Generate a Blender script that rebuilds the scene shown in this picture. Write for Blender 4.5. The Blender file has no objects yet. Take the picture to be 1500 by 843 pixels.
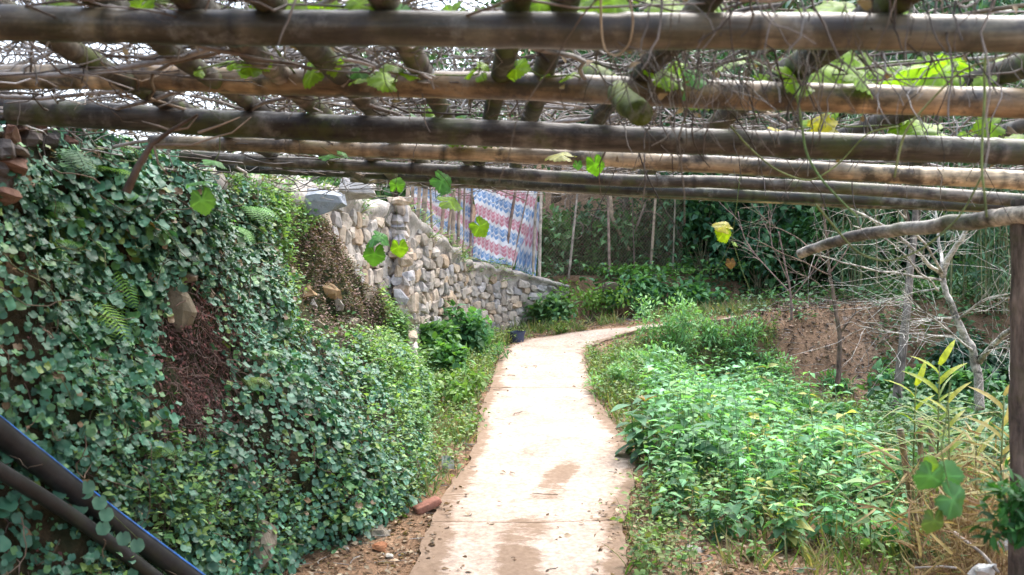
import bpy, math
import numpy as np
from mathutils import Vector

scene = bpy.context.scene
COL = scene.collection
rad = math.radians

# ------------------------------------------------------------------ camera, sky, sun, exposure
CAMZ = 1.7
FPX = 1458.0                      # focal length in pixels of a 1500 px wide picture
cam_data = bpy.data.cameras.new("camera")
cam_data.sensor_width = 36.0
cam_data.lens = 35.0
cam_data.clip_start = 0.05
cam_data.clip_end = 2000.0
cam_data.dof.use_dof = True
cam_data.dof.focus_distance = 11.0
cam_data.dof.aperture_fstop = 4.0
cam = bpy.data.objects.new("camera", cam_data)
COL.objects.link(cam)
cam.location = (0, 0, CAMZ)
cam.rotation_euler = (rad(90), 0, 0)
scene.camera = cam

SUN_EL, SUN_AZ = rad(58), rad(35)          # azimuth clockwise from +Y
world = bpy.data.worlds.new("World")
scene.world = world
world.use_nodes = True
wn = world.node_tree
wn.nodes.clear()
w_out = wn.nodes.new("ShaderNodeOutputWorld")
w_bg = wn.nodes.new("ShaderNodeBackground")
w_sky = wn.nodes.new("ShaderNodeTexSky")
w_sky.sky_type = 'NISHITA'
w_sky.sun_disc = False
w_sky.sun_elevation = SUN_EL
w_sky.sun_rotation = SUN_AZ
w_sky.dust_density = 3.0
w_sky.air_density = 1.0
w_hsv = wn.nodes.new("ShaderNodeHueSaturation")      # overcast: less blue than a clear sky
w_hsv.inputs['Saturation'].default_value = 0.7
wn.links.new(w_sky.outputs[0], w_hsv.inputs['Color'])
wn.links.new(w_hsv.outputs[0], w_bg.inputs['Color'])
w_bg.inputs['Strength'].default_value = 0.15
wn.links.new(w_bg.outputs[0], w_out.inputs['Surface'])

sun_data = bpy.data.lights.new("sun", 'SUN')
sun_data.energy = 0.9
sun_data.angle = rad(60)
sun_data.color = (1.0, 0.95, 0.87)
sun = bpy.data.objects.new("sun", sun_data)
COL.objects.link(sun)
sdir = Vector((math.sin(SUN_AZ) * math.cos(SUN_EL), math.cos(SUN_AZ) * math.cos(SUN_EL), math.sin(SUN_EL)))
sun.rotation_euler = sdir.to_track_quat('Z', 'Y').to_euler()

vs = scene.view_settings
vs.view_transform = 'Standard'
vs.look = 'None'
vs.gamma = 1.0
vs.use_curve_mapping = False
vs.exposure = 2.4

# ------------------------------------------------------------------ helpers
R = np.random.default_rng(7)
A = np.array

def norm(v):
    v = np.asarray(v, float)
    return v / np.maximum(np.linalg.norm(v, axis=-1, keepdims=True), 1e-9)

def P(px, py, d):
    """the world point that shows at a pixel of the 1500x843 photograph, d metres ahead"""
    return A([(px - 750.0) / FPX * d, d, CAMZ + (421.5 - py) / FPX * d])

def project(p):
    p = np.asarray(p, float)
    return 750 + FPX * p[..., 0] / p[..., 1], 421.5 - FPX * (p[..., 2] - CAMZ) / p[..., 1]

def _hash(ix, iy, iz):
    h = (ix.astype(np.int64) * 374761393 + iy.astype(np.int64) * 668265263 + iz.astype(np.int64) * 2147483647) & 0x7fffffff
    h = ((h ^ (h >> 13)) * 1274126177) & 0x7fffffff
    return ((h ^ (h >> 16)) & 0xffff) / 65535.0

def vnoise(x, y, z):
    x, y, z = np.broadcast_arrays(np.asarray(x, float), np.asarray(y, float), np.asarray(z, float))
    ix, iy, iz = np.floor(x), np.floor(y), np.floor(z)
    fx, fy, fz = x - ix, y - iy, z - iz
    fx, fy, fz = [f * f * (3 - 2 * f) for f in (fx, fy, fz)]
    out = 0
    for a in (0, 1):
        for b in (0, 1):
            for c in (0, 1):
                w = (fx if a else 1 - fx) * (fy if b else 1 - fy) * (fz if c else 1 - fz)
                out = out + w * _hash(ix + a, iy + b, iz + c)
    return out * 2 - 1

def fbm(x, y, z=0.0, o=3):
    s, a, t = 0, 1.0, 0
    for k in range(o):
        s = s + a * vnoise(np.asarray(x) * 2 ** k + 17 * k, np.asarray(y) * 2 ** k, np.asarray(z) * 2 ** k)
        t += a
        a *= 0.5
    return s / t

def sstep(a, b, x):
    t = np.clip((np.asarray(x, float) - a) / (b - a), 0, 1)
    return t * t * (3 - 2 * t)

def lerp(a, b, t):
    return a + (b - a) * t

def tag(o, label=None, cat=None, group=None, kind=None):
    if label: o['label'] = label
    if cat: o['category'] = cat
    if group: o['group'] = group
    if kind: o['kind'] = kind
    return o

WLOC = {}

def thing(name, label, cat, loc, group=None):
    o = bpy.data.objects.new(name, None)
    o.empty_display_size = 0.1
    COL.objects.link(o)
    o.location = [float(v) for v in loc]
    WLOC[o.name] = np.asarray(loc, float)
    return tag(o, label, cat, group)

class MB:
    """collects leaves, tubes and sheets with a colour per vertex and builds ONE mesh object"""
    def __init__(s):
        s.V, s.T, s.C, s.M, s.U, s.n = [], [], [], [], [], 0
    def add(s, v, t, c, m=0):
        v = np.asarray(v, float).reshape(-1, 3)
        t = np.asarray(t, int).reshape(-1, 3)
        c = np.broadcast_to(np.asarray(c, float), (len(v), 3))
        s.V.append(v); s.T.append(t + s.n); s.C.append(c)
        s.M.append(np.full(len(t), m, int) if np.isscalar(m) else np.asarray(m, int)); s.n += len(v)
    def leaves(s, tm, pos, axis, nrm, size, col, m=0, width=1.0):
        tv, tt = tm[0], tm[1]
        pos = np.asarray(pos, float).reshape(-1, 3); n = len(pos)
        if n == 0: return
        y = norm(np.broadcast_to(axis, (n, 3)))
        x = np.cross(y, np.broadcast_to(nrm, (n, 3)))
        bad = np.linalg.norm(x, axis=1) < 1e-4
        x = np.where(bad[:, None], np.cross(y, np.broadcast_to(A([0.3, 0.5, 0.8]), (n, 3))), x)
        x = norm(x); z = np.cross(x, y)
        size = np.broadcast_to(size, (n,)); w = np.broadcast_to(width, (n,))
        v = pos[:, None] + size[:, None, None] * (
            x[:, None] * (tv[None, :, 0, None] * w[:, None, None]) + y[:, None] * tv[None, :, 1, None] + z[:, None] * tv[None, :, 2, None])
        t = tt[None] + (np.arange(n) * len(tv))[:, None, None]
        c = np.repeat(np.broadcast_to(col, (n, 3)), len(tv), axis=0)
        if len(tm) > 2: c = c * np.tile(tm[2], n)[:, None]
        s.add(v.reshape(-1, 3), t.reshape(-1, 3), c, m)
    def tubes(s, Pt, Rd, sides=4, col=(.2, .15, .1), m=0, cap=False):
        """Pt (N,K,3), Rd (N,K)"""
        Pt = np.asarray(Pt, float); N, K, _ = Pt.shape
        Rd = np.broadcast_to(Rd, (N, K))
        T = norm(np.gradient(Pt, axis=1))
        mean = norm(Pt[:, -1] - Pt[:, 0])
        ref = np.where(np.abs(mean[:, 2:3]) < 0.8, A([[0, 0, 1.0]]), A([[1.0, 0, 0]]))
        a = norm(np.cross(T, ref[:, None])); b = np.cross(T, a)
        th = np.arange(sides) * 2 * np.pi / sides
        v = Pt[:, :, None] + Rd[:, :, None, None] * (a[:, :, None] * np.cos(th)[:, None] + b[:, :, None] * np.sin(th)[:, None])
        k, j = np.meshgrid(np.arange(K - 1), np.arange(sides), indexing='ij')
        i0 = k * sides + j; i1 = k * sides + (j + 1) % sides
        t = np.concatenate([np.stack([i0, i1, i1 + sides], -1).reshape(-1, 3), np.stack([i0, i1 + sides, i0 + sides], -1).reshape(-1, 3)])
        vv = v.reshape(N, -1, 3); per = K * sides
        if cap:
            vv = np.concatenate([vv, Pt[:, :1], Pt[:, -1:]], axis=1)
            jj = np.arange(sides); e = (K - 1) * sides
            t = np.concatenate([t, np.stack([(jj + 1) % sides, jj, np.full(sides, per)], -1),
                                np.stack([e + jj, e + (jj + 1) % sides, np.full(sides, per + 1)], -1)])
            per += 2
        tt = t[None] + (np.arange(N) * per)[:, None, None]
        col = np.asarray(col, float)
        if col.ndim == 3:                                   # (N,K,3)
            c = np.repeat(col, sides, axis=1)
            if cap: c = np.concatenate([c, col[:, :1] * .4, col[:, -1:] * .4], axis=1)
            c = c.reshape(-1, 3)
        else:
            c = np.repeat(np.broadcast_to(col, (N, 3)), per, axis=0)
        s.add(vv.reshape(-1, 3), tt.reshape(-1, 3), c, m)
    def tube(s, pts, r, sides=6, col=(.2, .15, .1), m=0, cap=True):
        pts = np.asarray(pts, float)
        r = np.asarray(r, float)
        if r.ndim == 0: r = np.full(len(pts), float(r))
        elif len(r) == 2 and len(pts) != 2: r = np.linspace(r[0], r[1], len(pts))
        c = np.asarray(col, float)
        s.tubes(pts[None], r[None], sides, c[None] if c.ndim == 2 else c, m, cap)
    def sheet(s, G, c, m=0, flip=False):
        """G (I,J,3) grid"""
        I, J, _ = G.shape
        i, j = np.meshgrid(np.arange(I - 1), np.arange(J - 1), indexing='ij')
        a = i * J + j
        t = np.concatenate([np.stack([a, a + J, a + J + 1], -1).reshape(-1, 3), np.stack([a, a + J + 1, a + 1], -1).reshape(-1, 3)])
        if flip: t = t[:, ::-1]
        c = np.asarray(c, float)
        s.add(G.reshape(-1, 3), t, c.reshape(-1, 3) if c.ndim > 1 else c, m)
    def stamp(s, o, loc, rz=0.0, sc=1.0, tint=1.0, tilt=0.0):
        V, T, C, M = o.arrays()
        c, q = math.cos(rz), math.sin(rz)
        x, y = V[:, 0] + tilt * V[:, 2], V[:, 1]
        v = np.stack([c * x - q * y, q * x + c * y, V[:, 2]], -1) * sc + A(loc)
        s.add(v, T, C * tint, M)
    def arrays(s):
        return np.concatenate(s.V), np.concatenate(s.T), np.concatenate(s.C), np.concatenate(s.M)
    def build(s, name, mats, parent=None, origin=None, smooth=True, uv=None):
        V, T, C, M = s.arrays()
        if parent is not None: org = WLOC[parent.name]
        elif origin is not None: org = np.asarray(origin, float)
        else: org = np.zeros(3)
        me = bpy.data.meshes.new(name)
        me.vertices.add(len(V)); me.vertices.foreach_set("co", (V - org).astype(np.float32).ravel())
        me.loops.add(len(T) * 3); me.loops.foreach_set("vertex_index", T.astype(np.int32).ravel())
        me.polygons.add(len(T)); me.polygons.foreach_set("loop_start", (np.arange(len(T)) * 3).astype(np.int32))
        me.polygons.foreach_set("loop_total", np.full(len(T), 3, np.int32))
        if not isinstance(mats, (list, tuple)): mats = [mats]
        for m in mats: me.materials.append(m)
        me.polygons.foreach_set("material_index", M.astype(np.int32))
        me.polygons.foreach_set("use_smooth", np.full(len(T), smooth))
        at = me.color_attributes.new("Col", 'FLOAT_COLOR', 'POINT')
        at.data.foreach_set("color", np.concatenate([C, np.ones((len(C), 1))], 1).astype(np.float32).ravel())
        if uv is not None:
            ul = me.uv_layers.new(name="UVMap")
            ul.data.foreach_set("uv", np.asarray(uv, np.float32)[T.ravel()].ravel())
        me.update(calc_edges=True); me.validate()
        o = bpy.data.objects.new(name, me)
        COL.objects.link(o)
        if parent is not None: o.parent = parent
        elif origin is not None: o.location = [float(q) for q in origin]
        WLOC[o.name] = org
        return o

# ---- leaf outlines: base at the origin, blade along +Y, one unit long
def leaf_tm(ws, fold=.25, droop=.25, w=.5, curl=0.0):
    n = len(ws); v, t = [], []
    for i, q in enumerate(ws):
        f = i / (n - 1); z = -droop * f * f
        v += [(-q * w, f + curl * q, z + fold * q * w), (0, f, z), (q * w, f + curl * q, z + fold * q * w)]
    for i in range(n - 1):
        a = i * 3
        for k in (0, 1):
            t += [(a + k, a + k + 1, a + k + 4), (a + k, a + k + 4, a + k + 3)]
    return A(v, float), A(t)

def fan_tm(ring, centre=(0, .45, 0), closed=True):
    v = [centre] + list(ring); n = len(ring)
    t = [(0, 1 + i, 1 + (i + 1) % n) for i in range(n if closed else n - 1)]
    return A(v, float), A(t)

L_OVATE = leaf_tm([.02, .75, 1.0, .72, .36, .02], .3, .28, .3)
L_BROAD = leaf_tm([.02, .55, .95, 1.0, .75, .38, .02], .35, .35, .26)
L_LANCE = leaf_tm([.15, .8, 1.0, .7, .03], .3, .3, .1)
L_STRAP = leaf_tm([.5, 1.0, .95, .85, .6, .03], .4, .55, .055)
L_SMALL = leaf_tm([.05, 1.0, .8, .03], .25, .2, .32)
L_TINY = leaf_tm([.1, 1.0, .05], .2, .1, .3)
ring = []
for k in range(12):                                    # round ivy leaf, notch at the stalk
    a = -math.pi / 2 + (k + .5) / 12 * 2 * math.pi
    r = .5 + .015 * (-1) ** k
    ring.append((r * math.cos(a), .42 + r * math.sin(a), .09 * math.cos(3 * a) + .05))
L_IVY = fan_tm([(0, .07, 0)] + ring, (0, .45, -.04))
def vine_tm():
    """five-lobed vine leaf of three rings, with pale ribs, teeth and a wavy edge"""
    n = 40; v = [(0, .3, .03)]; f = [1.5]; t = []
    for ri, q in enumerate((.35, .7, 1.0)):
        for k in range(n):
            a = -math.pi / 2 + .16 + k / (n - 1) * (2 * math.pi - .32)
            c5 = math.cos(5 * (a - math.pi / 2)); lob = .5 + (.04 * c5 + .03 * (1 if k % 2 else -1)) * q
            notch = 1 - .45 * math.exp(-((abs(a - math.pi / 2) - math.pi) / .35) ** 2)
            r = q * lob * notch
            x, y = r * math.cos(a) * 1.12, .3 + r * math.sin(a) * 1.05 + .1 * q * (1 if math.sin(a) > 0 else 0) * math.sin(a)
            z = .06 * q * math.sin(2.3 * a + 1) + .05 * q * q * math.sin(5 * a + .7) - .35 * x * x - .3 * max(0, y - .35) ** 2 * 1.6 + .03 * (-c5) * q
            v.append((x, y, z)); f.append(1.55 if c5 > .93 and q < .9 else (.9 if q < .9 else .8))
    for k in range(n - 1):
        t.append((0, 1 + k, 2 + k))
        for ri in (0, 1):
            a = 1 + ri * n + k; b = a + n
            t += [(a, b, b + 1), (a, b + 1, a + 1)]
    return A(v, float), A(t), A(f)
L_VINE = vine_tm()

# ------------------------------------------------------------------ materials
def new_mat(name):
    m = bpy.data.materials.new(name); m.use_nodes = True
    nt = m.node_tree; nt.nodes.clear()
    return m, nt, nt.nodes.new, nt.links.new

def noise_node(nt, scale, detail=4, vec=None, rough=.6):
    n = nt.nodes.new("ShaderNodeTexNoise"); n.inputs['Scale'].default_value = scale
    n.inputs['Detail'].default_value = detail; n.inputs['Roughness'].default_value = rough
    if vec is not None: nt.links.new(vec, n.inputs['Vector'])
    return n

def ramp_node(nt, fac, stops, interp='LINEAR'):
    r = nt.nodes.new("ShaderNodeValToRGB"); r.color_ramp.interpolation = interp
    while len(r.color_ramp.elements) < len(stops): r.color_ramp.elements.new(.5)
    for e, (p, c) in zip(r.color_ramp.elements, stops):
        e.position = p; e.color = (*c, 1) if len(c) == 3 else c
    nt.links.new(fac, r.inputs[0]); return r

def mixc(nt, fac, a, b, mode='MIX'):
    m = nt.nodes.new("ShaderNodeMix"); m.data_type = 'RGBA'; m.blend_type = mode
    for s, v in ((0, fac), (6, a), (7, b)):
        if hasattr(v, 'is_output'): nt.links.new(v, m.inputs[s])
        elif s == 0: m.inputs[0].default_value = v
        else: m.inputs[s].default_value = (*v, 1)
    return m.outputs[2]

def leaf_mat(name, rough=.45, trans=.3, spec=.5, glow=1.25, nscale=9.0):
    m, nt, N, L = new_mat(name)
    at = N("ShaderNodeAttribute"); at.attribute_name = "Col"
    tc = N("ShaderNodeTexCoord")
    ns = noise_node(nt, nscale, 3, tc.outputs['Object'])
    rp = ramp_node(nt, ns.outputs['Fac'], [(.3, (.62, .66, .6)), (.7, (1.3, 1.25, 1.2))])
    c = mixc(nt, 1.0, at.outputs['Color'], rp.outputs[0], 'MULTIPLY')
    pr = N("ShaderNodeBsdfPrincipled"); pr.inputs['Roughness'].default_value = rough
    pr.inputs['Specular IOR Level'].default_value = spec
    L(c, pr.inputs['Base Color'])
    tr = N("ShaderNodeBsdfTranslucent")
    c2 = mixc(nt, 1.0, c, (glow * 1.1, glow * 1.2, glow * .45), 'MULTIPLY')
    L(c2, tr.inputs['Color'])
    mx = N("ShaderNodeMixShader"); mx.inputs[0].default_value = trans
    L(pr.outputs[0], mx.inputs[1]); L(tr.outputs[0], mx.inputs[2])
    o = N("ShaderNodeOutputMaterial"); L(mx.outputs[0], o.inputs['Surface'])
    return m

def bump_to(nt, pr, h, strength=.5, dist=.02):
    b = nt.nodes.new("ShaderNodeBump"); b.inputs['Strength'].default_value = strength
    b.inputs['Distance'].default_value = dist
    nt.links.new(h, b.inputs['Height']); nt.links.new(b.outputs[0], pr.inputs['Normal'])

def attr_mat(name, rough=.8, vscale=(6, 6, 6), lo=.55, hi=1.35, bump=.4, bdist=.01, moss=0.0, spots=0.0, spec=.3, blotch=0.0):
    """vertex colour broken up by grain, blotches and moss"""
    m, nt, N, L = new_mat(name)
    at = N("ShaderNodeAttribute"); at.attribute_name = "Col"
    tc = N("ShaderNodeTexCoord"); mp = N("ShaderNodeMapping"); mp.inputs['Scale'].default_value = vscale
    L(tc.outputs['Object'], mp.inputs['Vector'])
    n1 = noise_node(nt, 1.0, 6, mp.outputs[0], .65)
    rp = ramp_node(nt, n1.outputs['Fac'], [(.36, (lo,) * 3), (.64, (hi,) * 3)])
    c = mixc(nt, 1.0, at.outputs['Color'], rp.outputs[0], 'MULTIPLY')
    if blotch:
        n4 = noise_node(nt, 3.1, 6, tc.outputs['Object'], .68)
        r4 = ramp_node(nt, n4.outputs['Fac'], [(.38, (.42, .42, .4)), (.5, (.95, .97, .95)), (.62, (1.35, 1.42, 1.38))])
        c = mixc(nt, blotch, c, mixc(nt, 1.0, c, r4.outputs[0], 'MULTIPLY'))
        n5 = noise_node(nt, 5.3, 6, tc.outputs['Object'], .7)
        r5 = ramp_node(nt, n5.outputs['Fac'], [(.54, (0, 0, 0)), (.66, (.6, .6, .6))])
        c = mixc(nt, r5.outputs[0], c, (.27, .27, .24))
    if spots:
        n3 = noise_node(nt, 7.0, 5, tc.outputs['Object'], .7)
        r3 = ramp_node(nt, n3.outputs['Fac'], [(.5, (0, 0, 0)), (.62, (spots,) * 3)])
        c = mixc(nt, r3.outputs[0], c, (.035, .03, .027))
    if moss:
        n2 = noise_node(nt, 4.5, 6, tc.outputs['Object'], .7)
        r2 = ramp_node(nt, n2.outputs['Fac'], [(.5, (0, 0, 0)), (.62, (moss,) * 3)])
        c = mixc(nt, r2.outputs[0], c, (.07, .09, .018))
    pr = N("ShaderNodeBsdfPrincipled"); pr.inputs['Roughness'].default_value = rough
    pr.inputs['Specular IOR Level'].default_value = spec
    L(c, pr.inputs['Base Color']); bump_to(nt, pr, n1.outputs['Fac'], bump, bdist)
    o = N("ShaderNodeOutputMaterial"); L(pr.outputs[0], o.inputs['Surface'])
    return m

M_IVY = leaf_mat("ivy_leaf", .5, .15, .4, 1.1, 5)
M_LEAF = leaf_mat("weed_leaf", .58, .32, .3, 1.2, 6)
M_FOREST = leaf_mat("forest_leaf", .5, .2, .4, 1.1, 2)
M_VINE = leaf_mat("vine_leaf", .5, .5, .35, 1.35, 24)
M_DRY = leaf_mat("dry_leaf", .75, .15, .2, 1.0, 20)
M_STEM = attr_mat("stem", .7, (9, 9, 9))
M_TWIG = attr_mat("twig", .8, (8, 8, 8), .5, 1.4)
M_BAMBOO = attr_mat("bamboo_tan", .38, (3, 26, 26), .45, 1.5, .3, .004, 0.12, .85, .4, .9)
M_BAMBOO_OLD = attr_mat("bamboo_old", .5, (5, 30, 30), .4, 1.5, .5, .006, .55, .8, .35, .9)
M_RAFTER = attr_mat("rafter_bark", .8, (16, 4, 16), .4, 1.5, .6, .01, .9, .6, .3, .6)
M_BARK = attr_mat("bark", .85, (22, 22, 5), .4, 1.5, .7, .015, .25, .5, .2)
M_PALEBARK = attr_mat("pale_bark", .75, (30, 30, 30), .45, 1.4, .6, .008, .35, .9, .3, .8)
M_STONE = attr_mat("stone", .85, (7, 7, 7), .55, 1.35, .7, .03, .12, .35, .25)
M_CEMENT = attr_mat("cement", .9, (5, 5, 5), .6, 1.25, .8, .03, .12, .4, .2)
M_PLASTIC = attr_mat("black_plastic", .5, (14, 14, 14), .6, 1.5, .15, .003, .12, 0, .4)
M_CLOTH = attr_mat("dull_sheet", .6, (9, 9, 9), .8, 1.15, .1, .004, 0, 0, .4)
M_WIRE = attr_mat("rusty_wire", .6, (30, 30, 30), .6, 1.3, 0.0, .001, 0, 0, .4)

# ------------------------------------------------------------------ lie of the land
XR_Y = [0, 5.8, 6.9, 7.8, 9.4, 10.7, 12, 14.8, 16.5, 30]
XR_X = [.62, .66, .74, 1.0, 1.0, .9, .95, 1.15, 3.0, 6.0]
XB_Y = [-8, 1, 3, 4, 5, 6.08, 6.45, 7.1, 8.06, 9.3, 10.46, 12, 13, 15, 16.5, 17.5]
XB_X = [-2.6, -2.35, -2.1, -1.95, -1.7, -1.38, -1.05, -.8, -.7, -.85, -.95, -.95, -.85, -.45, 0, .6]
XT_Y = [-8, 1, 4.7, 6, 8.5, 9.5, 11, 12.3, 13, 15.5, 16.9, 17.5]
XT_X = [-2.9, -2.75, -2.42, -2.25, -2.0, -1.8, -1.5, -1.3, -1.1, -.6, .15, .75]
ZT_Y = [-8, 1, 4.7, 6, 8.2, 9, 10, 11, 12, 13, 16, 17.5]
ZT_Z = [2.4, 2.4, 2.42, 2.5, 2.42, 2.4, 2.25, 1.6, 1.1, 1.0, 1.0, 1.05]
WALL = A([(-2.35, 6.4), (-2.2, 7.3), (-2.04, 8.5), (-1.85, 10), (-1.4, 12.3), (-1.17, 13), (-.64, 15.5), (.1, 16.9), (.8, 17.5), (.98, 17.6)])
WALLZ = A([2.5, 2.56, 2.62, 2.68, 2.72, 2.6, 2.1, 1.94, 1.85, 1.8])

def path_z(y):
    y = np.asarray(y, float)
    return -.495 + .087 * np.maximum(y, 3.0) + .0 * y

def g(x, y):
    """height of the ground sheet"""
    x, y = np.broadcast_arrays(np.asarray(x, float), np.asarray(y, float))
    zp = path_z(np.minimum(y, 17.5))
    xr = np.interp(y, XR_Y, XR_X)
    zl = -.22 + .018 * np.clip(y, 0, 15)
    z = lerp(zp, zl, sstep(.25, 1.7, x - xr))
    ter = .95 + .1 * np.clip(x, 0, 6.5) + .05 * (np.minimum(y, 19) - 17)
    k = sstep(14.5 + .35 * fbm(x * .9, y * .9, 3), 16.0, y) * sstep(1.2, 2.2, x + (y - 14) * .6)
    z = lerp(z, ter, k)
    back = 1.9 + .02 * x
    yb = 17.1 + .22 * np.clip(x, 0, 8)
    z = lerp(z, np.maximum(z, back), sstep(yb, yb + .9, y) * (1 - sstep(3.2, 6.0, x)))
    hill = np.minimum(np.maximum(y - 20, 0) * lerp(.1, .42, sstep(-4, 5, x)), 26)
    z = z + hill + np.minimum(np.maximum(x - 9, 0) * .3, 12) * sstep(0, 8, y)
    # upper terrace behind the retaining wall and the bank
    xw = np.where(y < 8.3, np.interp(y, XT_Y, XT_X) - .25, np.interp(y, WALL[:, 1], WALL[:, 0]) - .35)
    zt = np.interp(y, WALL[:, 1], WALLZ) - .12
    left = sstep(.0, .25, xw - x) * (1 - sstep(17.2, 18.2, y)) + sstep(17.2, 18.2, y) * sstep(0, .6, .8 - x)
    z = np.where(x < 1.0, lerp(z, np.maximum(zt, z), left), z)
    return z + .035 * fbm(x * 1.7, y * 1.7, 5) + .012 * fbm(x * 7, y * 7, 9)

def ground_hit(px, py, dmin=2.5, dmax=60):
    d = np.arange(dmin, dmax, .01)
    p = P(px, py, 1.0)
    x = p[0] * d; z = CAMZ + (p[2] - CAMZ) * d
    hit = np.nonzero(z <= g(x, d))[0]
    if len(hit) == 0: hit = [len(d) - 1]
    dd = d[hit[0]]
    return A([p[0] * dd, dd, float(g(p[0] * dd, dd))])

def bank(y, t):
    """the bank's face: t=0 foot, t=1 lip, t>1 over the top"""
    y = np.asarray(y, float); t = np.asarray(t, float)
    xb, xt = np.interp(y, XB_Y, XB_X), np.interp(y, XT_Y, XT_X)
    zg = path_z(y) - .08; zt = np.interp(y, ZT_Y, ZT_Z)
    tc = np.clip(t, 0, 1); ov = np.maximum(t - 1, 0)
    s_ = lerp(tc ** 1.15, np.interp(tc, [0, .19, .40, .52, .86, 1], [0, .16, .5, .85, .93, 1]), sstep(5.9, 7.2, y))
    x = xb + (xt - xb) * s_ - ov * 1.6
    z = zg + (zt - zg) * tc ** .92 + ov * .15
    amp = sstep(0, .12, t) * .9 + .1
    n = fbm(y * 1.1, z * 1.3, 2.0, 4)
    n2 = fbm(y * 3.3, z * 3.5, 8.0, 3)
    x = x + amp * (.21 * n + .08 * n2) * (1 - .6 * sstep(1, 1.3, t))
    z = z + amp * .06 * n2
    return np.stack([x, y + .05 * n2, z], -1)

_by, _bt = np.meshgrid(np.linspace(2.2, 16, 500), np.linspace(0, 1.15, 160), indexing='ij')
_bp = bank(_by, _bt).reshape(-1, 3)
_bx, _bz = project(_bp)

def bank_hit(px, py, off=0.0):
    r = np.hypot(_bx - px, _bz - py)
    ok = np.nonzero(r < 6)[0]
    if len(ok) == 0: ok = [int(np.argmin(r))]
    i = ok[int(np.argmin(_bp[ok, 1]))]
    return _bp[i] + A([off * .9, -off * .35, off * .25])

def wall_at_px(px):
    s = np.linspace(0, len(WALL) - 1, 2000)
    x = np.interp(s, np.arange(len(WALL)), WALL[:, 0]); y = np.interp(s, np.arange(len(WALL)), WALL[:, 1])
    i = int(np.argmin(np.abs(750 + FPX * x / y - px)))
    return x[i], y[i], float(np.interp(s[i], np.arange(len(WALL)), WALLZ))

def soil_mat(name, dark, mid, pale, scale=3.0, green=None):
    m, nt, N, L = new_mat(name)
    tc = N("ShaderNodeTexCoord")
    n1 = noise_node(nt, scale, 8, tc.outputs['Object'], .7)
    n2 = noise_node(nt, scale * 14, 5, tc.outputs['Object'], .7)
    c = ramp_node(nt, n1.outputs['Fac'], [(.3, dark), (.52, mid), (.72, pale)]).outputs[0]
    r2 = ramp_node(nt, n2.outputs['Fac'], [(.3, (.5, .48, .45)), (.7, (1.35, 1.3, 1.25))])
    c = mixc(nt, 1.0, c, r2.outputs[0], 'MULTIPLY')
    if green:
        n3 = noise_node(nt, .9, 5, tc.outputs['Object'], .65)
        r3 = ramp_node(nt, n3.outputs['Fac'], [(.5, (0, 0, 0)), (.6, (.75, .75, .75))])
        c = mixc(nt, r3.outputs[0], c, green)
    pr = N("ShaderNodeBsdfPrincipled"); pr.inputs['Roughness'].default_value = .95
    pr.inputs['Specular IOR Level'].default_value = .15
    L(c, pr.inputs['Base Color']); bump_to(nt, pr, n2.outputs['Fac'], .9, .03)
    o = N("ShaderNodeOutputMaterial"); L(pr.outputs[0], o.inputs['Surface'])
    return m

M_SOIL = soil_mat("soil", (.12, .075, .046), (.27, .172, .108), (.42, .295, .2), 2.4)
M_BANK = soil_mat("bank_earth_shaded", (.016, .016, .009), (.032, .028, .016), (.12, .078, .045), 2.0, (.018, .03, .01))  # near-black green earth: shade between the ivy leaves put into its colour

# ------------------------------------------------------------------ ground sheet
def axis_steps(lo, a, b, hi, fine, grow=1.25):
    mid = list(np.arange(a, b + fine / 2, fine))
    s, v, up = fine, b, []
    while v < hi:
        s = min(s * grow, 25); v += s; up.append(v)
    s, v, dn = fine, a, []
    while v > lo:
        s = min(s * grow, 25); v -= s; dn.append(v)
    return A(dn[::-1] + mid + up)
gx = axis_steps(-300, -4.2, 9.5, 300, .11)
gy = axis_steps(-60, 2.0, 21.5, 500, .13)
GX, GY = np.meshgrid(gx, gy, indexing='ij')
mb = MB()
mb.sheet(np.stack([GX, GY, g(GX, GY)], -1), (.2, .13, .08))
tag(mb.build("ground", M_SOIL), kind='structure')

# bank left of the path
by, bt = np.meshgrid(np.linspace(-4, 17.2, 300), np.concatenate([np.linspace(0, 1, 60), np.linspace(1.03, 1.4, 10)]), indexing='ij')
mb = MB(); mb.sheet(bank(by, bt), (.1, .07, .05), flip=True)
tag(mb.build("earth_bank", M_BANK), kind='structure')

# ------------------------------------------------------------------ concrete path
m, nt, N, L = new_mat("path_concrete")
tc = N("ShaderNodeTexCoord"); at = N("ShaderNodeAttribute"); at.attribute_name = "Col"
n1 = noise_node(nt, 2.2, 7, tc.outputs['Object'], .7)
n2 = noise_node(nt, 26, 5, tc.outputs['Object'], .7)
mp = N("ShaderNodeMapping"); mp.inputs['Scale'].default_value = (4.0, 8.0, 3); L(tc.outputs['Object'], mp.inputs['Vector'])
n3 = noise_node(nt, 1.0, 9, mp.outputs[0], .8)
c = ramp_node(nt, n1.outputs['Fac'], [(.3, (.34, .265, .205)), (.52, (.44, .36, .295)), (.72, (.52, .445, .375))]).outputs[0]
c = mixc(nt, 1.0, c, ramp_node(nt, n2.outputs['Fac'], [(.36, (.66, .62, .6)), (.62, (1.1, 1.08, 1.06))]).outputs[0], 'MULTIPLY')
sep = N("ShaderNodeSeparateColor"); L(at.outputs['Color'], sep.inputs[0])       # Col.r = how much soil has been trodden in
ad = N("ShaderNodeMath"); ad.operation = 'ADD'; L(sep.outputs[0], ad.inputs[0]); L(n3.outputs['Fac'], ad.inputs[1])
dirt = ramp_node(nt, ad.outputs[0], [(.8, (0, 0, 0)), (.93, (.85, .85, .85))])
c = mixc(nt, dirt.outputs[0], c, mixc(nt, n2.outputs['Fac'], (.12, .075, .045), (.25, .17, .11)))
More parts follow.
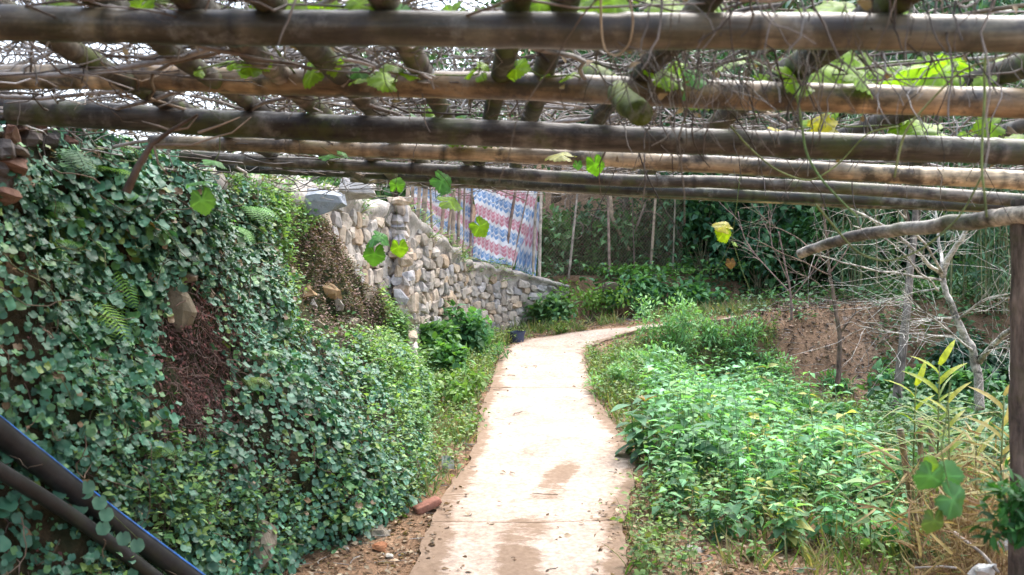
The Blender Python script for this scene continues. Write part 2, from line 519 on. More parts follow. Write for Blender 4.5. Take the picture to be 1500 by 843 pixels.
pr = N("ShaderNodeBsdfPrincipled"); pr.inputs['Roughness'].default_value = .9; pr.inputs['Specular IOR Level'].default_value = .2
L(c, pr.inputs['Base Color']); bump_to(nt, pr, n2.outputs['Fac'], .35, .01)
o = N("ShaderNodeOutputMaterial"); L(pr.outputs[0], o.inputs['Surface'])
M_PATH = m

EDGE_L = [(596, 858), (605, 838), (616, 800), (634, 760), (655, 725), (680, 690), (697, 650), (703, 612), (712, 585), (722, 560), (727, 540), (733, 521), (745, 508), (775, 498), (833, 489), (890, 482), (947, 475), (1010, 469), (1075, 462)]
EDGE_R = [(912, 858), (911, 838), (912, 800), (916, 760), (925, 725), (930, 690), (915, 650), (890, 612), (872, 585), (866, 560), (862, 540), (860, 521), (866, 510), (884, 501), (912, 494), (940, 488), (975, 483), (1030, 478), (1090, 470)]
EL = A([ground_hit(*p) for p in EDGE_L]); ER = A([ground_hit(*p) for p in EDGE_R])
s = np.concatenate([[0], np.cumsum(np.linalg.norm(np.diff((EL + ER)[:, :2] / 2, axis=0), axis=1))])
def path_pt(q, u, dz=0.03, n=True):
    l = A([np.interp(q, s, EL[:, k]) for k in (0, 1)]); r = A([np.interp(q, s, ER[:, k]) for k in (0, 1)])
    xy = l + (r - l) * u
    w = (.055 * fbm(xy[0] * 3, xy[1] * 3, 3.3) + .035 * fbm(xy[0] * 13, xy[1] * 13, 5.3)) * (np.abs(u - .5) > .46)
    return np.stack([xy[0] + w, xy[1], .5 * g(l[0], l[1]) + .5 * g(r[0], r[1]) + dz + 0 * xy[0]], -1)
# extend towards the viewer
EL = np.concatenate([[[-.6, 2.2, 0]], EL]); ER = np.concatenate([[[.62, 2.2, 0]], ER])
s = np.concatenate([[0], np.cumsum(np.linalg.norm(np.diff((EL + ER)[:, :2] / 2, axis=0), axis=1))])
mb = MB()
joint_y = [772, 572]
jq = []
for py in joint_y:
    p = ground_hit(790, py); jq.append(float(np.interp(p[1], (EL[:12, 1] + ER[:12, 1]) / 2, s[:12])) if p[1] < EL[11, 1] else float(np.interp(p[1], EL[:, 1], s)))
cuts = [0, 2.2] + sorted(jq) + [s[-1]]
ON_PATH = EDGE_L + EDGE_R[::-1]
for a, b in zip(cuts[:-1], cuts[1:]):
    n = max(4, int((b - a) / .08))
    qq, uu = np.meshgrid(np.linspace(a + .005, b - .005, n), np.linspace(0, 1, 22), indexing='ij')
    tq = (qq - a) / (b - a); wv = lambda e_: .05 * fbm(uu * 3.5, 0 * uu + e_ * 3, 1.0, 4) * (e_ not in (0, s[-1]))
    crack = wv(a) * (1 - tq) + wv(b) * tq
    G = path_pt((qq + crack).ravel(), uu.ravel()).reshape(n, 22, 3)
    G[..., 2] += .006 * fbm(G[..., 0] * 1.5, G[..., 1] * 1.5, 7)
    mid = (.75 + 1.3 * fbm(qq * 1.6, uu * 3, 24)) * 1.25 * np.exp(-((uu - .5 - .12 * fbm(qq * .9, 0 * qq, 4)) / .15) ** 2) * sstep(11.5, 8, G[..., 1])
    edge = np.exp(-(np.minimum(uu, 1 - uu) / (.13 + .1 * fbm(qq * 1.5, uu * 2, 14))) ** 1.3)
    near_l = sstep(.3, .0, uu) * sstep(7.4, 6.2, G[..., 1])
    joint = np.exp(-np.minimum(qq - a, b - qq) / .07) * (.6 if a > 3 else .3)
    dirt = .5 * np.clip(.92 * mid + 1.15 * edge + .6 * near_l + joint * (.4 + .6 * mid) + .12 * sstep(8.5, 6, G[..., 1]), 0, 1.1)
    cc = np.stack([dirt] * 3, -1)
    # slab with its own sides, one mesh for the path
    mb.sheet(G, cc, flip=True)
    rim = np.concatenate([G[:, 0], G[-1, 1:], G[::-1, -1][1:], G[0, ::-1][1:]])
    low = rim - A([0, 0, .14])
    mb.sheet(np.stack([rim, low], 1), (.55, .55, .55))
tag(mb.build("path", M_PATH), kind='structure')

# ------------------------------------------------------------------ retaining wall of rough stones
w_root = thing("retaining_wall", "rough stone retaining wall with pale cement cap running along the left of the path below the tarpaulin", "stone wall", (-1.2, 12.5, .5))
ws = np.concatenate([[0], np.cumsum(np.linalg.norm(np.diff(WALL, axis=0), axis=1))])
def wall_at(q):
    x = np.interp(q, ws, WALL[:, 0]); y = np.interp(q, ws, WALL[:, 1]); z = np.interp(q, ws, WALLZ)
    e = .15
    tx = np.interp(q + e, ws, WALL[:, 0]) - np.interp(q - e, ws, WALL[:, 0]); ty = np.interp(q + e, ws, WALL[:, 1]) - np.interp(q - e, ws, WALL[:, 1])
    l = np.hypot(tx, ty) + 1e-9
    return x, y, z, tx / l, ty / l
q = np.linspace(0, ws[-1], 140)
x, y, z, tx, ty = wall_at(q)
nx, ny = ty, -tx                                   # towards the path
zb = path_z(y) - .35
prof = [(-.02, None)] + [(-.02, f) for f in np.linspace(.1, .9, 9)] + [(.0, .93), (.035, .95), (.04, .97), (.02, .99), (-.04, 1.0), (-.14, 1.015), (-.26, 1.01), (-.36, .98), (-.38, .9)]
G = []
for off, f in prof:
    f = 0 if f is None else f
    zz = zb + (z - zb) * f
    nn = .035 * fbm(q * 2.2, zz * 2.5, 6) + .02 * fbm(q * 8, zz * 8, 2)
    lip = (.07 * fbm(q * 2.1, 0 * q, 11) + .05 * fbm(q * 6, 0 * q, 15)) * (f > .9)
    nn = nn * (1 + 1.2 * (f > .9))
    G.append(np.stack([x + nx * (off + nn), y + ny * (off + nn), zz + lip + .02 * fbm(q * 6, f * 9, 4)], -1))
mb = MB(); mb.sheet(np.stack(G, 1), (.36, .325, .29), flip=False)
mb.build("cement_cap", M_CEMENT, w_root)
# the stones
u, v = np.meshgrid(np.linspace(0, 2 * np.pi, 17)[:-1], np.linspace(-np.pi / 2, np.pi / 2, 9), indexing='ij')
def se(w, e): return np.sign(w) * np.abs(w) ** e
ball = np.stack([se(np.cos(v), .3) * se(np.cos(u), .3), se(np.cos(v), .3) * se(np.sin(u), .3), se(np.sin(v), .3)], -1)
ball = np.concatenate([ball, ball[:1]], 0)
def stone(mb, c, half, ax, up, col, seed, rough=.22, flat=False):
    ax = norm(ax); up = norm(up); fw = np.cross(ax, up)
    b = ball.copy(); rs = np.random.default_rng(int(seed * 10) + 3)
    for _ in range(14 if rough > .33 else 9 if rough > .15 else 3):                # knock flat facets off it
        pn = norm(rs.normal(0, 1, 3) * (A([1, .25, 1]) if flat else 1)); h_ = rs.uniform(.6, 1.0) if rough > .33 else rs.uniform(.72, 1.08) if rough > .15 else rs.uniform(1.15, 1.4)
        b = b - np.maximum(b @ pn - h_, 0)[..., None] * pn
    nzz = fbm(b[..., 0] * 1.1 + seed * 3.1, b[..., 1] * 1.1 + seed, b[..., 2] * 1.1, 2)
    b = b * (1 + rough * .9 * nzz)[..., None]
    v = A(c) + b[..., 0:1] * half[0] * ax + b[..., 1:2] * half[1] * fw + b[..., 2:3] * half[2] * up
    mb.sheet(v, col)
SC = A([(.42, .32, .22), (.36, .29, .22), (.46, .38, .3), (.33, .3, .27), (.5, .42, .34), (.4, .35, .3), (.45, .3, .17), (.38, .36, .36)])
mb = MB(); k = 0
row = 0.0
while row < 2.4:
    rh = R.uniform(.1, .17); q0 = ws[1] * .3 + R.uniform(0, .2)
    while q0 < ws[-1] - .1:
        w = R.uniform(.11, .32); qc = q0 + w / 2
        x, y, z, tx, ty = wall_at(qc)
        zz = path_z(y) - .2 + row + rh / 2 + R.normal(0, .02)
        if zz + rh * .5 < z - .12 * R.uniform(.2, 1.3):
            tilt = R.normal(0, .12)
            ax = A([tx, ty, tilt]); up = A([-tx * tilt, -ty * tilt, 1.0])
            stone(mb, (x - ty * .055, y + tx * .055, zz), (w * .56, R.uniform(.075, .1), rh * R.uniform(.54, .66)), ax, up, lerp(SC[R.integers(len(SC))], A([.36, .33, .3]), .4) * R.uniform(.7, 1.25), k, .18, True)
            k += 1
        q0 += w + R.uniform(0, .02)
    row += rh
mb.build("stones", M_STONE, w_root, smooth=False)
# end pier where the tall wall stops
mb = MB()
for i in range(30):
    f_ = i / 29; p = lerp(P(609, 570, 11.75), P(592, 296, 11.95), f_)
    stone(mb, p + A([-.08 + R.normal(0, .035), .1 + R.normal(0, .03), 0]), (.11 * R.uniform(.6, 1.25), .13, R.uniform(.06, .12)), (1, R.normal(0, .3), R.normal(0, .2)), (R.normal(0, .1), 0, 1), A([(.5, .44, .39), (.46, .36, .27), (.42, .4, .4)][R.integers(3)]) * R.uniform(.8, 1.15), 50 + i, .3)
mb.build("corner_pier", M_CEMENT, w_root, smooth=False)

def single(mb, name, mats, origin, label, cat, group=None, kind=None, **kw):
    return tag(mb.build(name, mats, origin=origin, **kw), label, cat, group, kind)

def rock(px, py, d_or_p, half, col, label, seed, ax=(1, 0, 0), up=(0, 0, 1), rough=.36, name="rock", cat="rock", mat=None, group=None):
    p = P(px, py, d_or_p) if np.isscalar(d_or_p) else A(d_or_p)
    mb = MB(); stone(mb, p, half, ax, up, col, seed, rough)
    return single(mb, name, mat or M_STONE, p, label, cat, group, smooth=False)

rock(462, 298, 9.2, (.27, .13, .14), (.26, .28, .31), "large flat blue grey stone perched above bare soil next to the cement wall cap", 4.2, (1, .1, -.08), name="field_stone", cat="stone")
rock(400, 292, 8.9, (.16, .12, .14), (.33, .31, .3), "grey stone at the top of the bank left of the large blue grey one", 9.1, (1, 0, .1), name="field_stone", cat="stone")
rock(520, 275, 9.9, (.24, .15, .13), (.4, .37, .34), "pale jagged stone under the dark mossy pole against the wall top", 5.7, (1, .2, .1), name="field_stone", cat="stone")
for k_, (a_, b_, w_, h_, c_) in enumerate([(455, 425, .1, .06, (.36, .24, .13)), (485, 418, .14, .07, (.4, .27, .15)), (465, 445, .07, .05, (.3, .28, .26)), (500, 440, .08, .06, (.34, .3, .26)), (470, 470, .06, .04, (.42, .36, .28)), (520, 470, .06, .07, (.3, .25, .19)), (430, 405, .06, .05, (.36, .3, .24)), (548, 440, .05, .08, (.33, .27, .2))]):
    rock(a_, b_, bank_hit(a_, b_, -.05), (w_ * 1.5, .12, h_ * 1.4), c_, ["orange tan rock at the left end of the rocks set in the bare soil", "broad orange sandstone rock across the middle of the bare soil", "small grey rock below the orange tan one in the bare soil", "grey tan rock under the broad sandstone rock", "pale little rock lowest in the bare soil patch above the ivy", "brown rock at the right of the pale lowest one", "tan rock at the ivy edge, topmost left of the bare soil", "upright brown rock between the weeds and the cement corner"][k_], 90.0 + k_ * 1.7, (1, .4, R.normal(0, .15)), rough=.45)
rock(268, 455, bank_hit(268, 455, .02), (.1, .07, .13), (.2, .17, .12), "olive brown slab of rock poking out of the ivy in the middle of the bank", 2.3, (1, .3, -.2))
rock(295, 428, bank_hit(295, 428, .02), (.06, .05, .045), (.27, .22, .16), "small pale rock just above the olive slab in the ivy", 3.9)
rock(275, 402, bank_hit(275, 402, .0), (.08, .05, .05), (.26, .22, .17), "tan rock half hidden by ivy leaves over the olive slab", 13.9)
rock(372, 815, bank_hit(376, 806, .05), (.11, .1, .17), (.24, .2, .15), "upright weathered rock at the foot of the ivy bank", 7.7, (1, .2, .1))
rock(545, 780, ground_hit(548, 785), (.1, .09, .08), (.2, .17, .13), "rounded mossy rock under the leaves where the ivy meets the path", 8.8)

# ------------------------------------------------------------------ bamboo pergola over the path
pg = thing("bamboo_pergola", "weathered bamboo pergola of cross poles and long rafters spanning over the path", "pergola", (0, 4.5, 0))
def pole_pts(p0, p1, n, sag=0.0, wob=.008, seed=0.0):
    t = np.linspace(0, 1, n)[:, None]
    p = lerp(A(p0), A(p1), t)
    p[:, 2] += -sag * 4 * (t[:, 0] * (1 - t[:, 0])) + wob * fbm(t[:, 0] * 5, seed, 1.0)
    p[:, 1] += wob * fbm(t[:, 0] * 5, seed + 9, 4.0)
    return p
def bamboo(name, p0, p1, r0, r1, col, mat, parent, node=.36, sag=0.0, seed=0.0, rough=.0, label=None, wob=.022, pts=None):
    L_ = np.linalg.norm(A(p1) - A(p0)); n = max(24, int(L_ / .03))
    p = pole_pts(p0, p1, n, sag, wob, seed) if pts is None else pts
    n = len(p)
    d = np.linspace(0, L_, n); ph = (d / node + seed * .37) % 1.0
    nd = np.minimum(ph, 1 - ph) * node
    r = np.linspace(r0, r1, n) * (1 + .035 * fbm(d * 3.1, seed, 6) + .075 * np.exp(-(nd / .014) ** 2) - .03 * np.exp(-((nd - .03) / .02) ** 2)) * (1 + rough * fbm(d * 9, seed, 2))
    seg = np.floor(d / node + seed * .37)
    c = A(col)[None] * (1 + .28 * (_hash(seg, seg * 0 + int(seed * 10), seg * 0)[:, None] * 2 - 1)) * (1 - .7 * np.exp(-(nd / .011) ** 2) + .6 * np.exp(-((nd - .028) / .012) ** 2))[:, None]
    c = np.maximum(c * (1 + .75 * fbm(d * 1.6, seed + 3, 0)[:, None] * A([1, .92, .85])), .012)
    mb = MB(); mb.tube(p, r, 14, c, 0, True)
    o = mb.build(name, mat, parent)
    if label: o['label'] = label
    return o
TAN, GREY, DARK, PALE = (.30, .20, .115), (.12, .1, .08), (.06, .052, .04), (.40, .31, .21)
def beam(xa, ya, da, xb, yb, db, ta, tb, col, mat, seed, xl=None, xr=None, sag=0.0, node=.36, label=None):
    """cross pole whose middle line shows at (xa,ya) and (xb,yb), with its apparent thicknesses; xl, xr = real ends in metres"""
    a, b = P(xa, ya, da), P(xb, yb, db)
    e0 = a + (b - a) * ((xl - a[0]) / (b[0] - a[0])) if xl is not None else a
    e1 = a + (b - a) * ((xr - a[0]) / (b[0] - a[0])) if xr is not None else b
    return bamboo("crossbeam", e0, e1, ta * da / FPX / 2, tb * db / FPX / 2, col, mat, pg, node, sag, seed, .02, label)
BW = .03
beam(0, 45, 2.62, 1500, 66, 2.58, 51, 54, (.115, .095, .066), M_BAMBOO, 1.3, -2.6, 3.2, -.02, .34, "thickest cross pole, nearest the viewer, greenish at its left end")
beam(0, 119, 3.75, 1500, 164, 3.3, 36, 45, (.215, .15, .09), M_BAMBOO, 2.7, -2.7, 3.4, -.035, .30, "second cross pole, tan at left and dark at right")
beam(15, 160, 4.05, 1500, 225, 4.0, 40, 37, (.08, .07, .06), M_BAMBOO_OLD, 4.1, None, 3.6, .01, .42, "grey weathered cross pole with a sawn left end")
beam(220, 208, 4.9, 1500, 268, 4.75, 20, 31, (.32, .245, .165), M_BAMBOO, 5.9, None, 3.9, -.02, .38, "pale tan cross pole that catches the light")
beam(380, 233, 5.7, 1500, 292, 5.6, 17, 20, (.13, .112, .09), M_BAMBOO_OLD, 7.2, -1.9, 4.2, .0, .4)
beam(330, 243, 6.6, 1500, 303, 6.5, 16, 17, (.042, .043, .032), M_BAMBOO_OLD, 8.6, -1.95, 4.2, .015, .4, "thin dark mossy cross pole, lowest at the back")
beam(560, 262, 7.4, 1500, 309, 7.2, 15, 13, (.18, .13, .085), M_BAMBOO, 9.4, -1.2, 4.2, .0, .4)
def rafter(x0, x1, y0, y1, z0, z1, r, col, seed, label=None):
    return bamboo("rafter", (x0, y0, z0), (x1, y1, z1), r, r * .85, col, M_RAFTER, pg, .5, .0, seed, .08, label, .03)
ZR = CAMZ + .76
for x0, x1, y1, r, c, sd in [(-1.44, -1.36, 6.2, .036, DARK, 1.1), (-1.12, -1.0, 6.8, .036, DARK, 2.2), (-.86, -.78, 7.0, .041, GREY, 3.3), (-.66, -.5, 7.3, .041, (.08, .07, .05), 4.4),
                             (-.36, -.22, 7.2, .04, GREY, 5.5), (.06, -.26, 7.0, .038, (.06, .055, .035), 6.6), (.17, -.02, 7.3, .04, (.06, .055, .045), 7.7), (.58, .35, 4.6, .04, DARK, 8.8),
                             (1.02, .86, 6.5, .05, DARK, 9.9), (1.85, 1.5, 6.8, .045, DARK, 10.5), (2.5, 2.3, 7.3, .04, GREY, 11.5)]:
    rafter(x0, x1, 1.9, y1, ZR + .01, ZR - .02, r, c, sd)
# short mossy log whose hollow end shows below the second pole
a, b = P(868, 108, 4.1), P(938, 162, 3.05)
o = bamboo("rafter", a, b, .042, .042, (.15, .2, .03), M_RAFTER, pg, .6, 0, 12.2, .16, "short mossy log with a hollow sawn end", .02)
dv = norm(b - a); s1 = norm(np.cross(dv, A([0, 0, 1.0]))); s2 = np.cross(s1, dv); th = np.arange(16) / 16 * 2 * np.pi
mb = MB(); hc = b + dv * .004
mb.add(np.concatenate([[hc], hc + .03 * (s1 * np.cos(th)[:, None] + s2 * np.sin(th)[:, None]) * (1 + .12 * np.sin(3 * th))[:, None]]), [(0, 1 + i, 1 + (i + 1) % 16) for i in range(16)], (.006, .006, .005))  # flat black disc stands in for the shade inside the hollow
mb.build("hollow_shade", M_PLASTIC, o)['label'] = "dark hollow in the sawn end of the log"
# posts
pt = P(1497, 312, 4.5); gz = float(g(pt[0], pt[1])) - .1
bamboo("post", (pt[0], pt[1], gz), (pt[0] + .01, pt[1], 2.10), .063, .058, (.11, .085, .07), M_BARK, pg, 3.0, 0, 2.0, .08, "dark rough post at the right edge")
for px_, py_ in ((3.1, 2.62), (3.3, 3.4), (4.05, 7.0), (3.85, 5.0)):
    zz = 2.2 if py_ > 4 else 2.3
    bamboo("post", (px_, py_, float(g(px_, py_)) - .1), (px_, py_, zz), .06, .055, (.11, .085, .07), M_BARK, pg, 3.0, 0, 3.0 + px_, .08)
a, b = P(1512, 312, 4.42), P(1172, 371, 5.6)
bamboo("brace", a, b, .043, .027, (.36, .31, .26), M_BAMBOO_OLD, pg, .3, -.03, 3.7, .05, "crooked grey pole reaching out from the post with a broken end", .03)

# ------------------------------------------------------------------ dead vines lying on the pergola and hanging from it
def wander(n, K, p0, d0, step, turn, grav=0.0, flat=.5):
    Pn = np.zeros((n, K, 3)); Pn[:, 0] = p0; d = norm(d0)
    for k in range(1, K):
        d = norm(d + R.normal(0, turn, (n, 3)) * A([1, 1, flat]) + A([0, 0, -grav]))
        Pn[:, k] = Pn[:, k - 1] + d * np.reshape(step, (-1, 1))
    return Pn
mb = MB()
TW = A([(.25, .22, .2), (.17, .145, .125), (.31, .285, .26), (.11, .09, .075), (.19, .145, .1), (.38, .355, .33)])
n = 2100
y0 = R.uniform(1.9, 8.2, n); x0 = R.uniform(-1, 1, n) * (.62 * y0 + .7) + R.normal(0, .2, n)
x0 = np.where(R.random(n) < .35, R.normal(-.1, .9, n), x0)
x0 = np.where((x0 > .3 * y0 * .55) & (R.random(n) < .45), -.6 * x0, x0)
z0 = CAMZ + .8 + np.abs(R.normal(0, .1, n)) + .01 * y0
d0 = np.stack([R.normal(0, 1, n), R.normal(0, .8, n), R.normal(0, .22, n)], -1)
W = wander(n, 9, np.stack([x0, y0, z0], -1), d0, R.uniform(.05, .16, n), .35, .0, .5)
lo = CAMZ + .70 + .05 * R.random((n, 1))
W[..., 2] = np.maximum(W[..., 2], lo)
mb.tubes(W, np.linspace(1, .5, 9)[None] * R.uniform(.0016, .0058, (n, 1)), 4, TW[R.integers(0, 6, n)] * R.uniform(.6, 1.2, (n, 1)))
n = 420; y0 = R.uniform(2.2, 6.5, n)
W = wander(n, 8, np.stack([-R.uniform(.05, .6, n) * y0, y0, CAMZ + .74 + R.random(n) * (.1 + .06 * y0)], -1), np.stack([R.normal(0, 1, n), R.normal(0, .6, n), R.normal(0, .3, n)], -1), R.uniform(.05, .14, n), .4, 0, .6)
W[..., 2] = np.maximum(W[..., 2], CAMZ + .7)
mb.tubes(W, R.uniform(.002, .005, (n, 1)), 4, TW[R.integers(0, 6, n)] * A([.95, 1, 1.05]) * R.uniform(.5, 1.1, (n, 1)))
# thick runners
n = 90
y0 = R.uniform(2, 7, n)
W = wander(n, 14, np.stack([R.uniform(-1, 1, n) * .6 * y0, y0, CAMZ + .84 + R.random(n) * .12], -1), np.stack([R.normal(0, 1, n), R.normal(0, .6, n), R.normal(0, .1, n)], -1), R.uniform(.1, .2, n), .3, 0, .35)
W[..., 2] = np.maximum(W[..., 2], CAMZ + .72)
mb.tubes(W, R.uniform(.006, .011, (n, 1)), 5, TW[R.integers(0, 6, n)] * .9)
# dead stems hanging down, mostly on the right
def hang(n, x, y, top, ln, r=(.0014, .0042), turn=.28):
    d0 = np.stack([R.normal(0, .5, n), R.normal(0, .4, n), -np.ones(n)], -1)
    W = wander(n, 8, np.stack([x, y, top], -1), d0, ln / 7, turn, .12, .6)
    mb.tubes(W, np.linspace(1, .5, 8)[None] * R.uniform(r[0], r[1], (n, 1)), 4, TW[R.integers(0, 6, n)] * R.uniform(.3, .75, (n, 1)))
n = 330
y = R.uniform(2.3, 5.4, n); x = y * np.where(R.random(n) < .8, R.uniform(.08, .52, n), R.uniform(-.5, .1, n))
hang(n, x, y, CAMZ + .74 + 0 * x, R.uniform(.06, .34, n) * np.where(x > .2, 1.0, .5) * np.where(R.random(n) < .12, 1.8, 1))
n = 110
y = R.uniform(2.45, 3.3, n); x = y * np.where(R.random(n) < .5, R.normal(.2, .05, n), R.uniform(.1, .5, n))
hang(n, x, y, CAMZ + .72 + 0 * x, R.uniform(.15, .4, n), (.001, .0026), .4)
n = 60                                                  # curls round the poles
y = R.uniform(2.5, 5, n); x = y * R.uniform(-.5, .5, n)
hang(n, x, y - .05, CAMZ + .7 + 0 * x, R.uniform(.05, .25, n), (.001, .002), .6)
n = 420                                                 # shrivelled leaves
y = R.uniform(2.2, 6, n); x = y * R.uniform(-.52, .52, n)
mb.leaves(L_OVATE, np.stack([x, y, CAMZ + .78 + R.random(n) * .15 - .35 * (R.random(n) < .22) * R.random(n) * (x > 0)], -1), R.normal(0, 1, (n, 3)), R.normal(0, 1, (n, 3)), R.uniform(.02, .06, n), A([.17, .12, .075]) * R.uniform(.5, 1.5, (n, 1)), 1)
tag(mb.build("dead_vines", [M_TWIG, M_DRY]), kind='stuff')

# living gourd vine leaves on the roof, in clusters
def vine(label, clusters, leaves, name="climbing_vine", stem_col=(.12, .17, .05), leafcol=(.16, .3, .03), group=None, stems=None, mat=None):
    """clusters: list of stem polylines; leaves: list of (point, size, axis, normal, colour)"""
    org = A(leaves[0][0]) if stems is None else A(stems[0][0][0])
    t = thing(name, label, "vine", org, group)
    if stems:
        mb = MB()
        for pts, r in stems:
            pts = np.asarray(pts, float)
            k = np.linspace(0, len(pts) - 1, 7 * len(pts)); i = np.arange(len(pts))
            sm = np.stack([np.interp(k, i, pts[:, c]) for c in range(3)], -1)
            for _ in range(3): sm[1:-1] = (sm[:-2] + 2 * sm[1:-1] + sm[2:]) / 4
            mb.tube(sm, (r, r * .7), 6, stem_col)
        mb.build("stem", M_STEM, t)
    for p, sz, ax, nr, c in leaves:
        mb = MB(); mb.leaves(L_VINE, [p], [ax], [nr], sz, A(c), 0, R.uniform(.85, 1.1))
        mb.build("leaf", M_VINE if c[1] > .25 and c[0] > .13 else M_LEAF, t)
    return t
YG = A([.2, .36, .025]); GR = A([.06, .17, .05]); YE = A([.5, .45, .02])
def roof_leaves(lst):
    out = []
    for px, py, d, szpx, col in lst:
        p = P(px, py, d)
        ax = norm(A([R.normal(0, 1), R.normal(0, .6), R.normal(-.15, .15)])); nr = norm(A([R.normal(0, .3), R.normal(-.9, .3), .6]))
        out.append((p - ax * szpx * d / FPX * .5, szpx * d / FPX * 1.15, ax, nr, A(col) * R.uniform(.85, 1.15)))
    return out
def roof_vine(label, lst, **kw):
    lst = list(lst)
    for px, py, d, sz_, c_ in lst[:]:
        for _ in range(2): lst.append((px + R.normal(0, 60), py + R.normal(0, 9), d + R.uniform(-.05, .5), sz_ * R.uniform(.45, .9), c_ * R.uniform(.75, 1.1)))
    L_ = roof_leaves(lst)
    pts = sorted([l[0] for l in L_], key=lambda p: p[0])
    return vine(label, None, L_, stems=[(pts if len(pts) > 1 else [pts[0], pts[0] + A([.1, 0, .05])], .004)], name="gourd_vine", **kw)
roof_vine("bright yellow green leaves above the second pole left of the rafters", [(370, 100, 3.25, 26, YG), (385, 92, 3.3, 26, YG), (455, 108, 3.3, 36, YG * .9), (490, 97, 3.3, 30, YG), (475, 20, 3.0, 50, YG * 1.1), (345, 30, 3.0, 40, YG)])
roof_vine("cluster of lit green leaves between the first and second poles near the red speck", [(575, 97, 3.3, 32, YG * .9), (560, 118, 3.35, 34, YG), (530, 105, 3.3, 26, GR * 1.5), (600, 110, 3.3, 28, YG)])
roof_vine("yellow green leaves at the top edge right of centre, above the vine loop", [(870, 15, 2.7, 70, YG), (800, 10, 2.7, 60, YG * 1.1), (985, 20, 2.8, 70, YG), (905, 5, 2.6, 50, YG), (660, 25, 2.9, 45, YG)])
roof_vine("large lime leaves just over the first pole at right with a yellowing edge", [(1065, 30, 2.8, 60, YG * 1.1 + A([.1, .05, 0])), (1230, 22, 2.8, 80, YG * 1.1), (1205, 30, 2.75, 70, YG)])
roof_vine("row of broad lime green leaves in the gap between first and second poles at right", [(1165, 118, 3.3, 44, YG * 1.1), (1205, 95, 3.5, 90, YG), (1265, 118, 3.3, 52, YG), (1340, 100, 3.5, 100, YG * 1.05), (1185, 100, 3.6, 60, YG), (1370, 110, 3.7, 70, YG * .9), (1140, 135, 3.5, 50, YG), (1480, 138, 3.5, 45, YG)])
roof_vine("small yellow and green leaves showing under the second pole at right", [(1155, 197, 4.2, 45, YE * .8), (1205, 188, 4.3, 40, YG), (1350, 195, 4.2, 60, YG), (1370, 205, 4.2, 45, YG * .9), (1495, 212, 4.3, 40, YG)])
roof_vine("lit leaves behind the angled rafters right of centre between the two nearest poles", [(760, 100, 3.3, 28, YG), (830, 112, 3.3, 26, YG * .9), (960, 105, 3.3, 34, YG), (1020, 115, 3.3, 30, GR * 1.8), (690, 105, 3.3, 24, YG * .9)])
roof_vine("yellow green leaves along the top edge at upper left", [(60, 15, 2.65, 45, YG), (205, 18, 2.65, 40, YG * .8), (430, 18, 2.65, 60, YG), (520, 10, 2.65, 50, YG), (590, 22, 2.65, 40, GR * 1.8)])
roof_vine("green leaf patches showing between the second and third poles at centre", [(635, 188, 4.4, 55, GR * 1.6), (620, 185, 4.3, 40, YG * .8), (720, 195, 4.5, 45, YG * .7), (235, 160, 4.6, 40, GR), (480, 180, 4.6, 40, YG)])
# leaves hanging under the poles
def hv(label, stems, leaves, **kw):
    S = [([P(*q) for q in st], r) for st, r in stems]
    L_ = []
    for px, py, d, szpx, ang, col, tilt in leaves:
        p = P(px, py, d); sz = .82 * szpx * d / FPX
        ax = norm(A([math.cos(rad(ang)), tilt * .5, math.sin(rad(ang))])); nr = norm(A([R.normal(0, .15), -1 + .85 * tilt, 1.15 * tilt]))
        L_.append((p - ax * sz * .5, sz, ax, nr, col))
    return vine(label, None, L_, stems=S, name="hanging_vine", **kw)
hv("bright lime leaf hanging in front of the tarpaulin just below the lowest pole", [([(655, 262, 5.4), (664, 280, 5.4), (668, 296, 5.4)], .002)], [(665, 297, 5.4, 44, -8, YG * 1.15, .6)])
hv("lime leaf with a curled tip hanging against the striped tarpaulin", [([(690, 285, 5.6), (697, 305, 5.6), (703, 325, 5.6)], .0018)], [(706, 336, 5.6, 34, -50, YG * 1.2, .3)])
hv("pale blotched yellowish leaf lying on the light tan pole at centre", [([(795, 215, 4.5), (815, 222, 4.5)], .002)], [(816, 227, 4.6, 50, 170, A([.42, .44, .16]), .8)])
hv("fresh bright green folded leaf hanging beside the pale blotched leaf", [([(862, 205, 4.4), (864, 225, 4.4), (868, 240, 4.4)], .0015), ([(884, 195, 4.4), (882, 230, 4.4), (885, 270, 4.4)], .0012)], [(873, 246, 4.4, 34, -75, A([.16, .4, .03]), .2), (846, 244, 4.5, 16, -90, GR * 1.6, .4)])
hv("dull green leaf pair hanging over the tan pole left of the tarpaulin", [([(640, 250, 5.0), (652, 262, 5.0), (660, 275, 5.0)], .002)], [(652, 270, 5.0, 40, -40, GR * 2.2, .5), (648, 282, 5.0, 34, 190, GR * 1.8, .7)])
hv("three large blue green leaves hanging in front of the ivy at left", [([(322, 190, 4.2), (322, 225, 4.2), (300, 255, 4.2), (298, 290, 4.2)], .0022)], [(320, 239, 4.2, 42, -10, GR * 2.0, .8), (289, 267, 4.2, 50, 175, GR * 2.4, .9), (298, 300, 4.2, 44, -80, A([.13, .3, .07]), .4)])
hv("little green leaves on the grey pole above the ivy at upper left", [([(470, 215, 4.6), (487, 226, 4.6), (505, 232, 4.6)], .0018)], [(486, 228, 4.6, 34, 15, GR * 2.2, .9), (505, 226, 4.6, 22, -20, GR * 2.2, .7)])
hv("single drop shaped lime leaf on a thread before the cement wall", [([(580, 300, 5.8), (582, 325, 5.8), (584, 352, 5.8)], .0014)], [(585, 367, 5.8, 30, -85, YG, .2)])
